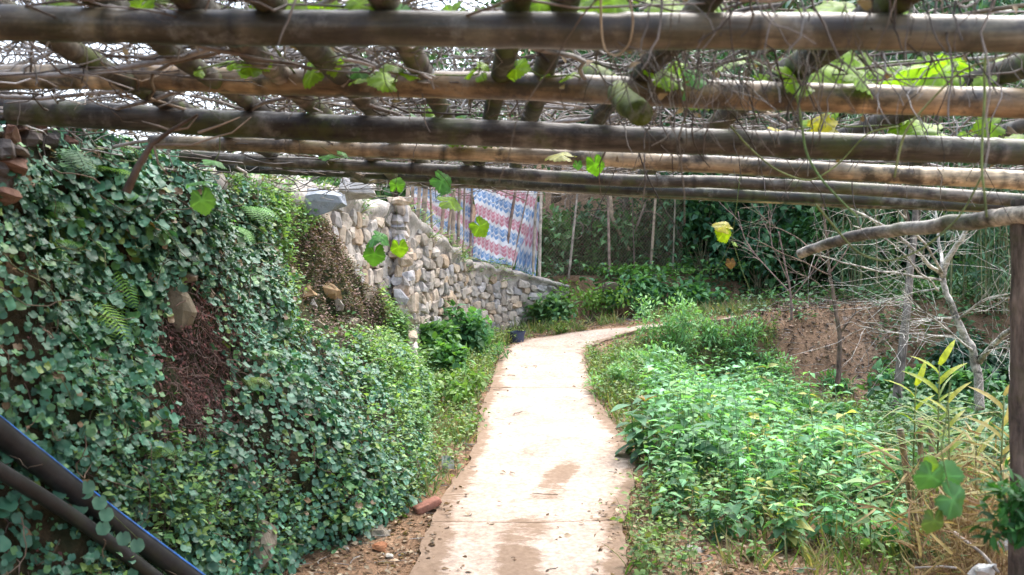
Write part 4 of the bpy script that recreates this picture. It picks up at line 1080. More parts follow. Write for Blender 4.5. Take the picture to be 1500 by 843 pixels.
# ------------------------------------------------------------------ low weeds on both sides of the path
def on_ground(n, ylo, yhi, xlo, xhi):
    y = np.sqrt(R.uniform(ylo ** 2, yhi ** 2, n)); x = R.uniform(xlo, xhi, n)
    return np.stack([x, y, g(x, y)], -1)
def poly_mask(px_, py_, poly):
    poly = A(poly, float); ins = np.zeros(len(px_), bool); j = len(poly) - 1
    for i in range(len(poly)):
        a, b = poly[i], poly[j]
        c_ = ((a[1] > py_) != (b[1] > py_)) & (px_ < (b[0] - a[0]) * (py_ - a[1]) / (b[1] - a[1] + 1e-9) + a[0])
        ins ^= c_; j = i
    return ins
def herb(mb, p, h, npair, size, col, tm=L_OVATE, wide=1.0, droop=-.12, splay=.0, top=1.3):
    """an upright stem with opposite pairs of leaves; p (3,)"""
    lean = A([R.normal(0, .12), R.normal(0, .12), 1.0]); e = A(p) + lean * h
    mid = (A(p) + e) / 2 + R.normal(0, .02, 3)
    mb.tube([A(p) - A([0, 0, .02]), mid, e], (.0045, .002), 4, A(col) * A([.8, .7, .6]), 1)
    n = npair * 2; f = np.repeat(np.linspace(.3, 1.0, npair), 2)
    pos = A(p) + (e - A(p)) * f[:, None]
    a0 = R.uniform(0, 6.3); az = a0 + np.repeat(np.arange(npair) * 1.57, 2) + np.tile([0, np.pi], npair) + R.normal(0, .25, n)
    ax = np.stack([np.cos(az), np.sin(az), droop + .55 * (f - .5) + R.normal(0, .18, n)], -1)
    nr = norm(A([0, 0, 1.0]) + R.normal(0, .22, (n, 3)))
    sz = size * R.uniform(.75, 1.2, n) * (1.1 - .45 * np.abs(f - .6))
    cc = A(col) * (.75 + .45 * f)[:, None] * R.uniform(.8, 1.2, (n, 1)) * np.where(f > .93, top, 1)[:, None]  # top light put into the colour: leaves brighten up the stem, tips palest
    mb.leaves(tm, pos + norm(ax) * .01, ax, nr, sz, cc, 0, wide)
BED = [(925, 600), (960, 545), (1010, 520), (1130, 500), (1150, 560), (1230, 610), (1300, 640), (1345, 690), (1335, 745), (1260, 768), (1160, 752), (1040, 728), (965, 700), (945, 650)]
cand = on_ground(9000, 5.6, 15.5, .7, 6.5)
bx_, bz_ = project(cand + A([0, 0, .3]))
inb = poly_mask(bx_, bz_, BED)
cand = cand[inb]
mb = MB(); cnt = 0
HC = 1.12 * A([(.1, .24, .1), (.085, .21, .105), (.13, .28, .115), (.07, .18, .09), (.16, .29, .11), (.12, .25, .14)])
taken = []
for p_ in cand:
    if cnt > 1500: break
    f_ = fbm(p_[0] * .9, p_[1] * .9, 51.0, 3)
    h = R.uniform(.16, .46) * (1 + .7 * f_) * (1.0 if p_[1] > 7 else .8) * (1.5 if R.random() < .07 else 1)
    big = fbm(p_[0] * 1.4, p_[1] * 1.4, 71.0, 2)
    if fbm(p_[0] * 1.6, p_[1] * 1.6, 91.0, 2) < -.33: continue
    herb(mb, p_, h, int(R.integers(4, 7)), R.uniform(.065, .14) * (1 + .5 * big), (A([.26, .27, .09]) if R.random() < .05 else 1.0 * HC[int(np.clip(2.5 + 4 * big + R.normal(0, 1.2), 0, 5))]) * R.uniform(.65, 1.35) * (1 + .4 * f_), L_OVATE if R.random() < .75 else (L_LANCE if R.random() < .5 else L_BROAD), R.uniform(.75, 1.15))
    cnt += 1
n3 = 90                                                  # a few little mauve flower heads
ii = R.integers(0, len(cand), n3)
mb.leaves(L_TINY, cand[ii] + np.stack([R.normal(0, .05, n3), R.normal(0, .05, n3), R.uniform(.3, .52, n3)], -1), R.normal(0, 1, (n3, 3)), R.normal(0, 1, (n3, 3)), .02, A([.5, .45, .6]))
tag(mb.build("weeds", [M_LEAF, M_STEM]), kind='stuff')

# fine ground cover along the path edges
mb = MB()
c1 = on_ground(17000, 5.4, 16.5, -1.6, 4.2)
x1, z1 = project(c1)
xl = np.interp(c1[:, 1], EL[:, 1], EL[:, 0]); xr_ = np.interp(c1[:, 1], ER[:12, 1], ER[:12, 0])
rgt = (c1[:, 0] > xr_ + .02 + .1 * fbm(c1[:, 1] * 3, 0, 5)) & (c1[:, 1] < 15.6)
lft = (c1[:, 0] < xl - .03 - .25 * sstep(8.5, 6.3, c1[:, 1]) + .08 * fbm(c1[:, 1] * 3, 0, 15)) & (c1[:, 1] > 6.3) & (c1[:, 1] < 16)
dens = (.25 + .9 * sstep(-.25, .3, fbm(c1[:, 0] * 2.4, c1[:, 1] * 2.4, 61.0, 3)))
FARP = [(855, 480), (990, 470), (985, 496), (935, 512), (880, 528), (862, 515)]
bare = poly_mask(x1, z1, ON_PATH) | (poly_mask(x1, z1, FARP)) | poly_mask(x1, z1, [(1135, 470), (1300, 470), (1290, 600), (1180, 590), (1140, 540)]) | ((z1 > 765) & (x1 > 1020) & (R.random(len(x1)) < .8)) | ((x1 < 640) & (z1 > 770)) | (poly_mask(x1, z1, [(870, 580), (930, 610), (900, 655), (935, 690), (900, 690)]) & (R.random(len(x1)) < .75))
k_ = (rgt | lft) & (R.random(len(c1)) < dens) & ~bare
q = c1[k_]
hh = R.uniform(.04, .24, len(q)) * (1 + .8 * sstep(.1, .8, q[:, 0] - np.interp(q[:, 1], XR_Y, XR_X))) * np.where(q[:, 0] < 0, 1.1, 1)
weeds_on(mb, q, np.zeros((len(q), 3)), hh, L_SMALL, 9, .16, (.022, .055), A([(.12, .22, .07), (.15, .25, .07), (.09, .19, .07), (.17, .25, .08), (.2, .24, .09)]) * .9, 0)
tag(mb.build("ground_cover", [M_LEAF, M_STEM]), kind='stuff')
# grass blades in loose tufts
mb = MB()
c2 = on_ground(8000, 5.6, 17.0, -1.5, 6.5); x2, z2 = project(c2)
xl = np.interp(c2[:, 1], EL[:, 1], EL[:, 0]); xr_ = np.interp(c2[:, 1], ER[:12, 1], ER[:12, 0])
k_ = (((c2[:, 0] < xl - .05) & (c2[:, 1] > 7.0)) | ((c2[:, 0] > xr_ + .02) & (c2[:, 1] < 15.6)) | (c2[:, 1] > 15.8)) & (fbm(c2[:, 0] * 2, c2[:, 1] * 2, 81.0, 3) > -.05) & ~poly_mask(x2, z2, ON_PATH) & ~poly_mask(x2, z2, FARP) & ~poly_mask(x2, z2, [(1120, 440), (1310, 440), (1290, 600), (1180, 590), (1140, 540)])
q = np.repeat(c2[k_], 5, 0); kq = len(q)
q = q + R.normal(0, .03, (kq, 3)) * A([1, 1, 0])
az = R.uniform(0, 6.3, kq)
mb.leaves(leaf_tm([.7, 1, .8, .5, .05], .3, .45, .03), q, np.stack([np.cos(az) * .5, np.sin(az) * .5, R.uniform(.5, 1.3, kq)], -1), R.normal(0, 1, (kq, 3)) + A([0, -.3, .4]), R.uniform(.08, .26, kq), A([(.13, .2, .06), (.2, .22, .09), (.3, .25, .14), (.1, .19, .05)])[R.integers(0, 4, kq)] * R.uniform(.7, 1.2, (kq, 1)))
tag(mb.build("grass", M_LEAF), kind='stuff')
# litter of dead leaves, twigs and crumbs of soil
mb = MB()
c3 = np.concatenate([on_ground(17000, 5.2, 17.5, -1.6, 6.8), on_ground(6000, 5.2, 7.2, -1.6, 3.4), on_ground(5000, 13.8, 17.5, 3.0, 7.0)]); x3, z3 = project(c3)
xl = np.interp(c3[:, 1], EL[:, 1], EL[:, 0]); xr_ = np.interp(c3[:, 1], ER[:, 1], ER[:, 0])
inp = (c3[:, 0] > xl + .04) & (c3[:, 0] < xr_ - .04)
u_ = (c3[:, 0] - xl) / np.maximum(xr_ - xl, .1)
k_ = ~inp | (R.random(len(c3)) < .3 * np.exp(-(np.minimum(u_, 1 - u_) / .14) ** 2) + .022 + .1 * sstep(6.4, 5.6, c3[:, 1]) * (u_ < .3))
k_ &= R.random(len(c3)) < np.where((c3[:, 0] > xr_ + 1.2) & (c3[:, 1] < 13.5) & (c3[:, 1] > 7.2), .4, 1)
q = c3[k_].copy(); inq = inp[k_]; kq = len(q)
q[:, 2] += np.where(inq, .045, .012)
mb.leaves(L_OVATE, q, np.stack([R.normal(0, 1, kq), R.normal(0, 1, kq), R.normal(0, .2, kq)], -1), norm(A([0, 0, 1.]) + R.normal(0, .4, (kq, 3))), R.uniform(.012, .055, kq), A([(.2, .13, .08), (.3, .22, .15), (.13, .08, .05), (.42, .33, .24)])[R.integers(0, 4, kq)] * R.uniform(.6, 1.2, (kq, 1)), 0)
kk = kq // 6; qq = q[:kk]
W = wander(kk, 4, qq + A([0, 0, .006]), np.stack([R.normal(0, 1, kk), R.normal(0, .7, kk), np.zeros(kk)], -1), R.uniform(.01, .07, kk), .3, 0, 0)
mb.tubes(W, R.uniform(.001, .0035, (kk, 1)), 4, TW[R.integers(0, 6, kk)] * .8, 1)
for i in range(1400):
    j = R.integers(0, kq); v = R.normal(0, 1, (6, 3)); v = norm(v) * R.uniform(.006, .02) * A([1, 1, .7]) + q[j]
    mb.add(v, [(0, 1, 2), (0, 2, 3), (3, 4, 5), (1, 4, 5), (0, 3, 5), (2, 4, 1)], A([(.3, .24, .18), (.2, .15, .1), (.42, .38, .33)])[R.integers(3)], 1)
cl = on_ground(9000, 12.8, 17.2, 2.6, 7.0); xc_, zc_ = project(cl)
cl = cl[poly_mask(xc_, zc_, [(1080, 430), (1320, 425), (1310, 600), (1150, 600), (1120, 500)])]
for j in range(min(len(cl), 900)):
    v = norm(R.normal(0, 1, (6, 3))) * R.uniform(.015, .07) * A([1, 1, .75]) + cl[j]
    mb.add(v, [(0, 1, 2), (0, 2, 3), (3, 4, 5), (1, 4, 5), (0, 3, 5), (2, 4, 1), (0, 1, 5), (2, 3, 4)], A([(.27, .18, .13), (.2, .13, .09), (.34, .25, .19)])[R.integers(3)] * R.uniform(.8, 1.2), 1)
kk = min(len(cl), 260)
W = wander(kk, 6, cl[-kk:] + A([0, -.02, .02]), np.stack([R.normal(0, 1, kk), R.normal(0, .3, kk), R.normal(-.3, .5, kk)], -1), R.uniform(.03, .12, kk), .3, 0, 1)
mb.tubes(W, R.uniform(.002, .006, (kk, 1)), 4, TW[R.integers(0, 6, kk)])
tag(mb.build("leaf_litter", [M_DRY, M_TWIG]), kind='stuff')

# ------------------------------------------------------------------ bushes that can be told apart
def bush(p, rx, ry, h, n, size, cols, label, tm=L_OVATE, name="bush", cat="bush", nst=14, mat=None, wide=1.0, group=None, up=.35, lumps=9, droop=-.1):
    t = thing(name, label, cat, p, group); p = A(p, float)
    lc = np.stack([R.normal(0, .45, lumps) * rx, R.normal(0, .45, lumps) * ry, R.uniform(.35, .85, lumps) * h], -1)
    lr = R.uniform(.3, .5, lumps)
    w = R.integers(0, lumps, n); d = norm(R.normal(0, 1, (n, 3))) * (R.random((n, 1)) ** .45)
    pos = p + lc[w] + d * lr[w][:, None] * A([rx, ry, h * .75])
    pos[:, 2] = np.maximum(pos[:, 2], p[2] + .02 * h)
    ax = norm(d + R.normal(0, .6, (n, 3)) + A([0, 0, droop])); nr = norm(A([0, 0, 1.0]) * (1 + up) + .7 * d + R.normal(0, .35, (n, 3)))
    cc = A(cols)[R.integers(0, len(cols), n)] * R.uniform(.7, 1.3, (n, 1)) * (.85 + .3 * _hash(w, w * 0, w * 0))[:, None]
    mb = MB(); mb.leaves(tm, pos, ax, nr, size * R.uniform(.65, 1.25, n), cc, 0, wide); mb.build("foliage", mat or M_LEAF, t)
    mb = MB(); i = R.integers(0, n, nst)
    st = np.stack([p + R.normal(0, .08, (nst, 3)) * A([rx, ry, 0]), p + (pos[i] - p) * A([.35, .35, .55]), pos[i]], 1)
    mb.tubes(st, A([[.009, .006, .003]]) * max(1, h), 5, A([.12, .11, .06])); mb.build("stem", M_STEM, t)
    return t
def gh(a, b): return ground_hit(a, b)
BG = [(.085, .22, .1), (.1, .25, .1), (.07, .18, .085), (.13, .28, .1)]
BL = [(.1, .24, .08), (.13, .27, .07), (.08, .2, .08)]
bush(wall_p := A([-.62, 14.2, .75]), .34, .3, .62, 650, .13, BG, "rounded dark green bush standing against the stone wall left of the path bend", wide=1.1)
bush((-.98, 13.1, .72), .34, .3, .5, 500, .13, BL, "lighter leafy bush squeezed between the wall and the dark rounded bush")
bush((-.72, 12.1, .6), .3, .35, .38, 450, .11, BL, "low leafy clump on the left verge below the two wall bushes")
bush((-.62, 10.8, .46), .26, .4, .3, 420, .075, [(.13, .26, .07), (.17, .28, .08)], "pale green herb clump on the left verge nearest the first path joint", tm=L_SMALL)
bush((-.3, 13.6, .68), .2, .4, .25, 260, .075, BL, "small sprawling green plant right at the left path edge before the bend", tm=L_LANCE, wide=1.4)
bush((.45, 16.9, .98), .6, .3, .62, 700, .12, [(.09, .2, .09), (.11, .22, .08)], "dusty green shrub at the foot of the wall end beyond the bend", wide=1.1)
bush((1.35, 17.2, 1.05), .65, .35, .75, 900, .07, [(.12, .24, .05), (.16, .28, .06)], "yellowish fine leaved shrub under the wire fence", tm=L_SMALL)
bush((2.35, 17.3, 1.12), .75, .4, .8, 900, .14, BG, "large glossy green shrub right of the yellowish one under the wire fence", tm=L_LANCE, wide=2.2)
bush((3.1, 17.5, 1.2), .5, .4, .6, 500, .13, BG, "dark leafy shrub at the right end of the row under the wire fence", wide=1.1)
bush((1.9, 18.0, 1.85), 1.3, .25, .28, 700, .075, [(.12, .26, .05), (.1, .22, .06)], "low bright weeds along the bottom of the wire fence", tm=L_SMALL, cat="weeds", name="weed_clump")
rock(867, 421, P(893, 421, 17.3), (.16, .1, .09), (.22, .16, .13), "dark reddish rock poking out between the shrubs under the wire fence", 21.0)
# feathery mugwort at the far end of the weed bed
FE = [(.2, .39, .17), (.25, .43, .18), (.17, .35, .17)]
bush(gh(985, 548) + A([0, 0, -.05]), .55, .5, 1.05, 2900, .075, FE, "tall feathery light green plant at the right side of the path bend", tm=leaf_tm([.2, .5, .9, .5, .1], .2, .2, .22), nst=22, droop=.25)
bush(gh(1060, 552) + A([0, .2, 0]), .5, .45, .9, 2000, .075, FE, "feathery green plant right of the tallest one, before the bare soil bank", tm=leaf_tm([.2, .5, .9, .5, .1], .2, .2, .22), nst=18, droop=.25)
bush(gh(935, 556), .3, .4, .4, 1000, .06, FE, "short feathery tuft on the right path edge just before the bend", tm=leaf_tm([.2, .5, .9, .5, .1], .2, .2, .22), droop=.2)
bush(gh(905, 575), .28, .3, .3, 700, .055, FE, "small feathery tuft hugging the right path edge below the bend", tm=leaf_tm([.2, .5, .9, .5, .1], .2, .2, .22), droop=.2)
bush(gh(970, 580), .45, .4, .6, 1500, .07, FE, "feathery plant in front of the tallest feathery one", tm=leaf_tm([.2, .5, .9, .5, .1], .2, .2, .22), droop=.25)
bush(gh(1115, 580), .45, .4, .6, 1400, .07, FE, "feathery plant between the weed bed and the bare soil bank", tm=leaf_tm([.2, .5, .9, .5, .1], .2, .2, .22), droop=.25)
bush(gh(1105, 530) + A([0, .5, 0]), .4, .3, .55, 700, .07, [(.1, .2, .09), (.12, .23, .1)], "grey green bush at the left corner of the bare soil bank", tm=L_SMALL)
def big_herb(p, h, stems, npair, size, col, label, tm, wide, name="broadleaf_plant", tipc=None):
    t = thing(name, label, "plant", p)
    for k in range(stems):
        mb = MB(); q_ = A(p) + A([R.normal(0, .05), R.normal(0, .05), 0]) * (stems > 1)
        herb(mb, q_, h * R.uniform(.8, 1.1), npair, size, A(col) * R.uniform(.9, 1.1), tm, wide, -.05, top=1.0)
        if tipc is not None:
            e = A(p) + A([0, 0, h]); nn_ = 5; a_ = R.uniform(0, 6.3, nn_)
            mb.leaves(L_LANCE, np.repeat(e[None], nn_, 0), np.stack([np.cos(a_), np.sin(a_), .9 + 0 * a_], -1), (0, 0, 1), size * .45, tipc)
        mb.build("leafy_stem", [M_LEAF, M_STEM], t)
BRD = (.085, .2, .11)
big_herb(gh(945, 672), .48, 2, 5, .25, BRD, "plant with long arching leaves and reddish tips at the left end of the weed bed", L_LANCE, 2.2, tipc=A([.28, .18, .06]))
big_herb(gh(1000, 705), .42, 2, 4, .24, BRD, "plant with very broad ribbed leaves right of the arching reddish one", L_BROAD, 1.0)
big_herb(gh(1050, 715), .36, 2, 4, .17, (.12, .24, .14), "silvery leaved plant in the front of the weed bed", L_OVATE, 1.0)
big_herb(gh(1125, 640), .6, 2, 5, .13, (.12, .26, .1), "tall dark stemmed plant standing above the middle of the weed bed", L_OVATE, 1.0)
big_herb(gh(1040, 600), .65, 2, 6, .13, (.12, .26, .1), "tallest nettle like plant at the back of the weed bed", L_OVATE, 1.0)
big_herb(gh(1195, 745), .42, 1, 4, .2, (.09, .23, .07), "plant with upright pointed leaves in the front right of the weed bed", L_LANCE, 2.4)
big_herb(gh(1310, 720), .5, 2, 5, .16, (.1, .22, .11), "bluish herb at the right end of the weed bed by the cut canes", L_OVATE, 1.0)
big_herb(gh(1240, 770), .36, 2, 5, .09, (.13, .27, .07), "small bright herb at the front edge of the weed bed", L_OVATE, 1.1)
big_herb(gh(1170, 800), .2, 3, 3, .12, (.13, .24, .12), "low seedling with blue green leaves on the bare soil in front of the weed bed", L_OVATE, 1.2, name="seedling")
big_herb(gh(1110, 822), .12, 2, 3, .08, (.12, .25, .07), "tiny seedling near the bottom edge right of the path", L_OVATE, 1.2, name="seedling")
bush(gh(1360, 812), .3, .25, .22, 330, .065, [(.06, .19, .07), (.1, .26, .07)], "low glossy clump on the soil below the dangling lobed leaves", tm=L_SMALL, wide=1.2)
bush(P(1492, 800, 3.3), .16, .12, .22, 420, .05, [(.03, .12, .035), (.05, .17, .04)], "dark green leafy sprig close by at the lower right corner", tm=L_LANCE, wide=1.8)
bush(gh(1230, 575), .28, .22, .25, 260, .12, [(.09, .24, .09)], "light fern like tuft at the foot of the bare soil bank", tm=L_LANCE)
bush(gh(1215, 640) + A([0, .3, 0]), .5, .3, .3, 420, .13, BG, "broad leaved patch below the bare soil bank", wide=1.1)
bush(gh(1320, 600), .5, .3, .55, 520, .12, BG, "dark bush beneath the pale trunk at right")
bush(gh(1420, 610), .55, .3, .6, 520, .12, BG, "dark bush behind the yellow cane plants")

# ------------------------------------------------------------------ cane plants, cut canes and dry grass on the right
def cane(px_, py_, top_y, d, label, col, tip, lean=0.0, n=9, sz=.24):
    b = P(px_, py_, d); b[2] = g(b[0], b[1]); e = P(px_ + lean, top_y, d)
    t = thing("cane_plant", label, "plant", b)
    mb = MB(); pts = pole_pts(b, e, 10, -.0, .02, px_ * .1); mb.tube(pts, (.009, .004), 6, (.16, .2, .07)); mb.build("cane", M_STEM, t)
    f = np.linspace(.45, 1.0, n); pos = b + (e - b) * f[:, None]
    az = np.arange(n) * np.pi + R.normal(.1, .35, n)
    ax = np.stack([np.cos(az), np.sin(az) * .6, .5 + 2.2 * (f - .45)], -1)
    cc = lerp(A(col)[None], A(tip)[None], sstep(.6, 1, f)[:, None]) * R.uniform(.85, 1.15, (n, 1))
    mb = MB(); mb.leaves(L_STRAP, pos, ax, norm(A([0, -.4, 1]) + R.normal(0, .2, (n, 3))), sz * .8 * R.uniform(.8, 1.2, n), cc, 0, R.uniform(1.3, 2.0, n)); az = R.uniform(0, 6.3, 14); mb.leaves(leaf_tm([.6, 1, .9, .7, .5, .3, .03], .3, .75, .022), b + (e - b) * R.uniform(.3, .9, (14, 1)), np.stack([np.cos(az), .6 * np.sin(az), R.uniform(.3, 1.2, 14)], -1), A([0, -.2, 1]), sz * R.uniform(1.0, 1.9, 14), A([(.26, .32, .14), (.4, .38, .2), (.2, .3, .1)])[R.integers(0, 3, 14)]); mb.build("foliage", M_VINE, t)
YT = (.42, .46, .04); GB = (.12, .26, .06)
cane(1368, 690, 535, 6.3, "tallest cane plant with a fan of yellow leaves in front of the pale bare tree", GB, YT, 8, 13)
cane(1335, 690, 565, 6.4, "cane plant with yellow streaked leaves left of the tallest one", GB, YT, 6)
cane(1395, 700, 590, 6.1, "shorter yellow green cane plant right of the tallest one", (.2, .3, .08), (.4, .4, .1), -6)
cane(1455, 720, 580, 5.6, "straw coloured cane plant leaning beside the dark post", (.3, .26, .1), (.45, .36, .12), 16)
cane(1425, 700, 640, 6.2, "low cane plant with pale leaves among the dry grass", (.22, .26, .1), (.4, .38, .16), 5)
def stump(px_, y0p, x1, y1p, d, r, label):
    b = P(px_, y0p, d); b[2] = min(b[2], g(b[0], b[1]) + .0); e = P(x1, y1p, d)
    mb = MB(); mb.tube(pole_pts(b, e, 10, 0, .008, px_), r * (1 + .05 * np.sin(np.arange(10) * 2.5)), 9, (.3, .2, .13))
    single(mb, "cut_cane", M_RAFTER, b, label, "cane")
stump(1350, 735, 1318, 628, 6.5, .022, "thick brown cut cane leaning left at the end of the weed bed")
stump(1350, 735, 1348, 612, 6.6, .018, "upright brown cut cane beside the leaning one")
stump(1366, 735, 1364, 622, 6.8, .018, "greyish cut cane just right of the upright brown one")
for gi, (cx_, cy_, n_, lab) in enumerate([(1432, 745, 150, "dense clump of straw coloured dry grass beside the dark post"), (1400, 720, 90, "thinner dry grass tuft left of the dense straw clump"), (1462, 790, 80, "bent dead grass and stalks at the foot of the dark post")]):
    p_ = P(cx_, cy_, 6.0 - .3 * gi); p_[2] = g(p_[0], p_[1])
    mb = MB(); az = R.uniform(0, 6.3, n_)
    W = wander(n_, 8, p_ + R.normal(0, .09, (n_, 3)) * A([1, 1, 0]), np.stack([np.cos(az) * .28, np.sin(az) * .28, np.ones(n_)], -1), R.uniform(.05, .15, n_), .12, .07, 1)
    GC = A([(.4, .3, .16), (.3, .2, .11), (.5, .4, .22), (.24, .15, .09)])
    mb.tubes(W, np.linspace(1, .4, 8)[None] * R.uniform(.0015, .0035, (n_, 1)), 4, GC[R.integers(0, 4, n_)])
    mm = n_ * 2; wi = R.integers(0, n_, mm); ki = R.integers(3, 8, mm)
    mb.leaves(L_STRAP, W[wi, ki], np.stack([R.normal(0, 1, mm), R.normal(0, .6, mm), R.uniform(-.6, .6, mm)], -1), R.normal(0, 1, (mm, 3)), R.uniform(.08, .24, mm), GC[R.integers(0, 4, mm)] * 1.1, 0, .7)
    single(mb, "dry_grass", M_DRY, p_, lab, "grass clump")
rock(1440, 838, P(1440, 838, 5.2), (.085, .07, .05), (.45, .45, .43), "white stone at the bottom right below the dry grass", 31.0, (1, .2, .2))
rock(1470, 790, P(1478, 797, 5.4), (.07, .06, .04), (.35, .35, .34), "pale grey stone near the foot of the dark post", 33.0)
mb = MB(); mb.tube([P(1398, 780, 5.5), P(1440, 812, 5.3), P(1462, 838, 5.1)], .009, 7, (.3, .26, .22)); mb.tube([P(1400, 832, 5.3), P(1380, 830, 5.5), P(1340, 832, 5.6)], .006, 6, (.45, .42, .38))
single(mb, "fallen_stick", M_TWIG, P(1440, 812, 5.3), "pale fallen stick slanting across the ground by the white stone", "stick")

# ------------------------------------------------------------------ things lying about near the path
p_ = gh(626, 748); mb = MB()
v = A([(-.11, -.035, 0), (.11, -.035, 0), (.11, .035, 0), (-.11, .035, 0)])
def box(mb, c, ax, fw, half, col):
    ax = norm(ax); up = norm(np.cross(ax, fw)); fw = np.cross(up, ax); c = A(c)
    V = [c + sx * half[0] * ax + sy * half[1] * fw + sz * half[2] * up for sx in (-1, 1) for sy in (-1, 1) for sz in (-1, 1)]
    mb.add(V, [(0, 1, 3), (0, 3, 2), (4, 6, 7), (4, 7, 5), (0, 4, 5), (0, 5, 1), (2, 3, 7), (2, 7, 6), (0, 2, 6), (0, 6, 4), (1, 5, 7), (1, 7, 3)], col)
mb = MB(); stone(mb, p_ + A([0, 0, .035]), (.1, .055, .026), (1, .5, .42), (-.35, -.2, 1), (.3, .13, .09), 61.0, .06)
single(mb, "brick", M_STONE, p_, "worn red brick tilted on the left edge of the path", "brick")
rock(555, 803, gh(555, 806) + A([0, 0, .02]), (.05, .04, .028), (.36, .15, .07), "orange broken brick lump on the soil at the bottom left of the path", 63.0, name="brick_fragment", cat="brick")
rock(568, 815, gh(570, 818) + A([0, 0, .015]), (.03, .03, .02), (.5, .45, .38), "pale pebble next to the orange brick lump", 64.0, name="pebble", cat="pebble")
rock(845, 505, gh(850, 506) + A([0, 0, .02]), (.06, .04, .03), (.14, .11, .1), "dark pebble lying on the far path just before the bend", 65.0, name="pebble", cat="pebble")
rock(1012, 800, gh(1012, 806), (.1, .07, .03), (.4, .37, .33), "flat pale stone set in the soil right of the path", 66.0)
mb = MB(); pk = gh(656, 692); uq, vq = np.meshgrid(np.linspace(-1, 1, 9), np.linspace(0, 1, 9), indexing='ij')
G = pk + np.stack([uq * .05, .04 - .05 * vq + .02 * fbm(uq * 2, vq * 2, 3), .01 + vq * .12 + .01 * fbm(uq * 3, vq * 3, 8)], -1)
cc = np.where((vq > .25)[..., None] & (np.abs(uq) < .75)[..., None] & (fbm(uq * 1.5, vq * 4, 6) > -.1)[..., None], A([.12, .35, .26]), A([.75, .77, .76]))
mb.sheet(G, cc); mb.sheet(G + A([0, .004, 0]), cc, 0, True)
single(mb, "litter_wrapper", M_CLOTH, pk, "crumpled white and green plastic wrapper leaning in the weeds at the left path edge", "litter")
mb = MB(); pk = gh(757, 503); G = []
tb = np.linspace(0, 2 * np.pi, 13); hb = np.linspace(0, 1, 6)
aa, hh_ = np.meshgrid(tb, hb, indexing='ij')
rr_ = (.1 + .03 * hh_) * (1 + .15 * fbm(np.cos(aa) * 2, np.sin(aa) * 2, hh_ * 3))
mb.sheet(pk + np.stack([rr_ * np.cos(aa), rr_ * np.sin(aa), .17 * hh_ + .03 * fbm(np.cos(aa), np.sin(aa), hh_)], -1), (.035, .045, .085)); 
mb.sheet(pk + np.stack([rr_ * .9 * np.cos(aa), rr_ * .9 * np.sin(aa), .02 + .14 * hh_], -1), (.03, .035, .07), 0, True)
single(mb, "plastic_bag", M_CLOTH, pk, "dark blue crumpled plastic bag at the foot of the bush by the path bend", "bag")

# ------------------------------------------------------------------ bare trees on the right
def limb_tree(name, label, cat, d, limbs, col, mat, twigs=0, seed=0, twig_len=(.15, .5), twcol=None, group=None):
    """limbs: (list of (px, py, depth offset), base radius, tip radius); the first is the trunk"""
    base = P(limbs[0][0][0][0], limbs[0][0][0][1], d)
    t = thing(name, label, cat, base, group)
    for i, (pts, r0, r1) in enumerate(limbs):
        w_ = A([P(a, b, d + c_) for a, b, c_ in pts]); k = np.linspace(0, len(w_) - 1, 8 * len(w_))
        sm = np.stack([np.interp(k, np.arange(len(w_)), w_[:, c]) for c in range(3)], -1)
        for _ in range(4): sm[1:-1] = (sm[:-2] + 2 * sm[1:-1] + sm[2:]) / 4
        sm = sm + np.stack([fbm(k * 2, seed + i, 1), fbm(k * 2, seed + i, 5), fbm(k * 2, seed + i, 9)], -1) * .012
        mb = MB(); mb.tube(sm, np.linspace(r0, r1, len(sm)) * (1 + .08 * fbm(k * 5, i, 3)), 9 if i == 0 else 6, A(col) * (1 if i == 0 else 1.15), 0)
        if i > 0 and twigs:
            n_ = twigs; j = R.integers(len(sm) // 4, len(sm), n_)
            dirs = norm(sm[-1] - sm[0]) + R.normal(0, .55, (n_, 3))
            W = wander(n_, 6, sm[j], dirs, R.uniform(twig_len[0], twig_len[1], n_) / 5, .16, 0, 1)
            mb.tubes(W, np.linspace(1, .4, 6)[None] * R.uniform(.0016, .0034, (n_, 1)), 4, A(twcol if twcol is not None else col) * 1.2)
        mb.build("trunk" if i == 0 else "branch", mat, t)
    return t
PB = (.42, .38, .33)
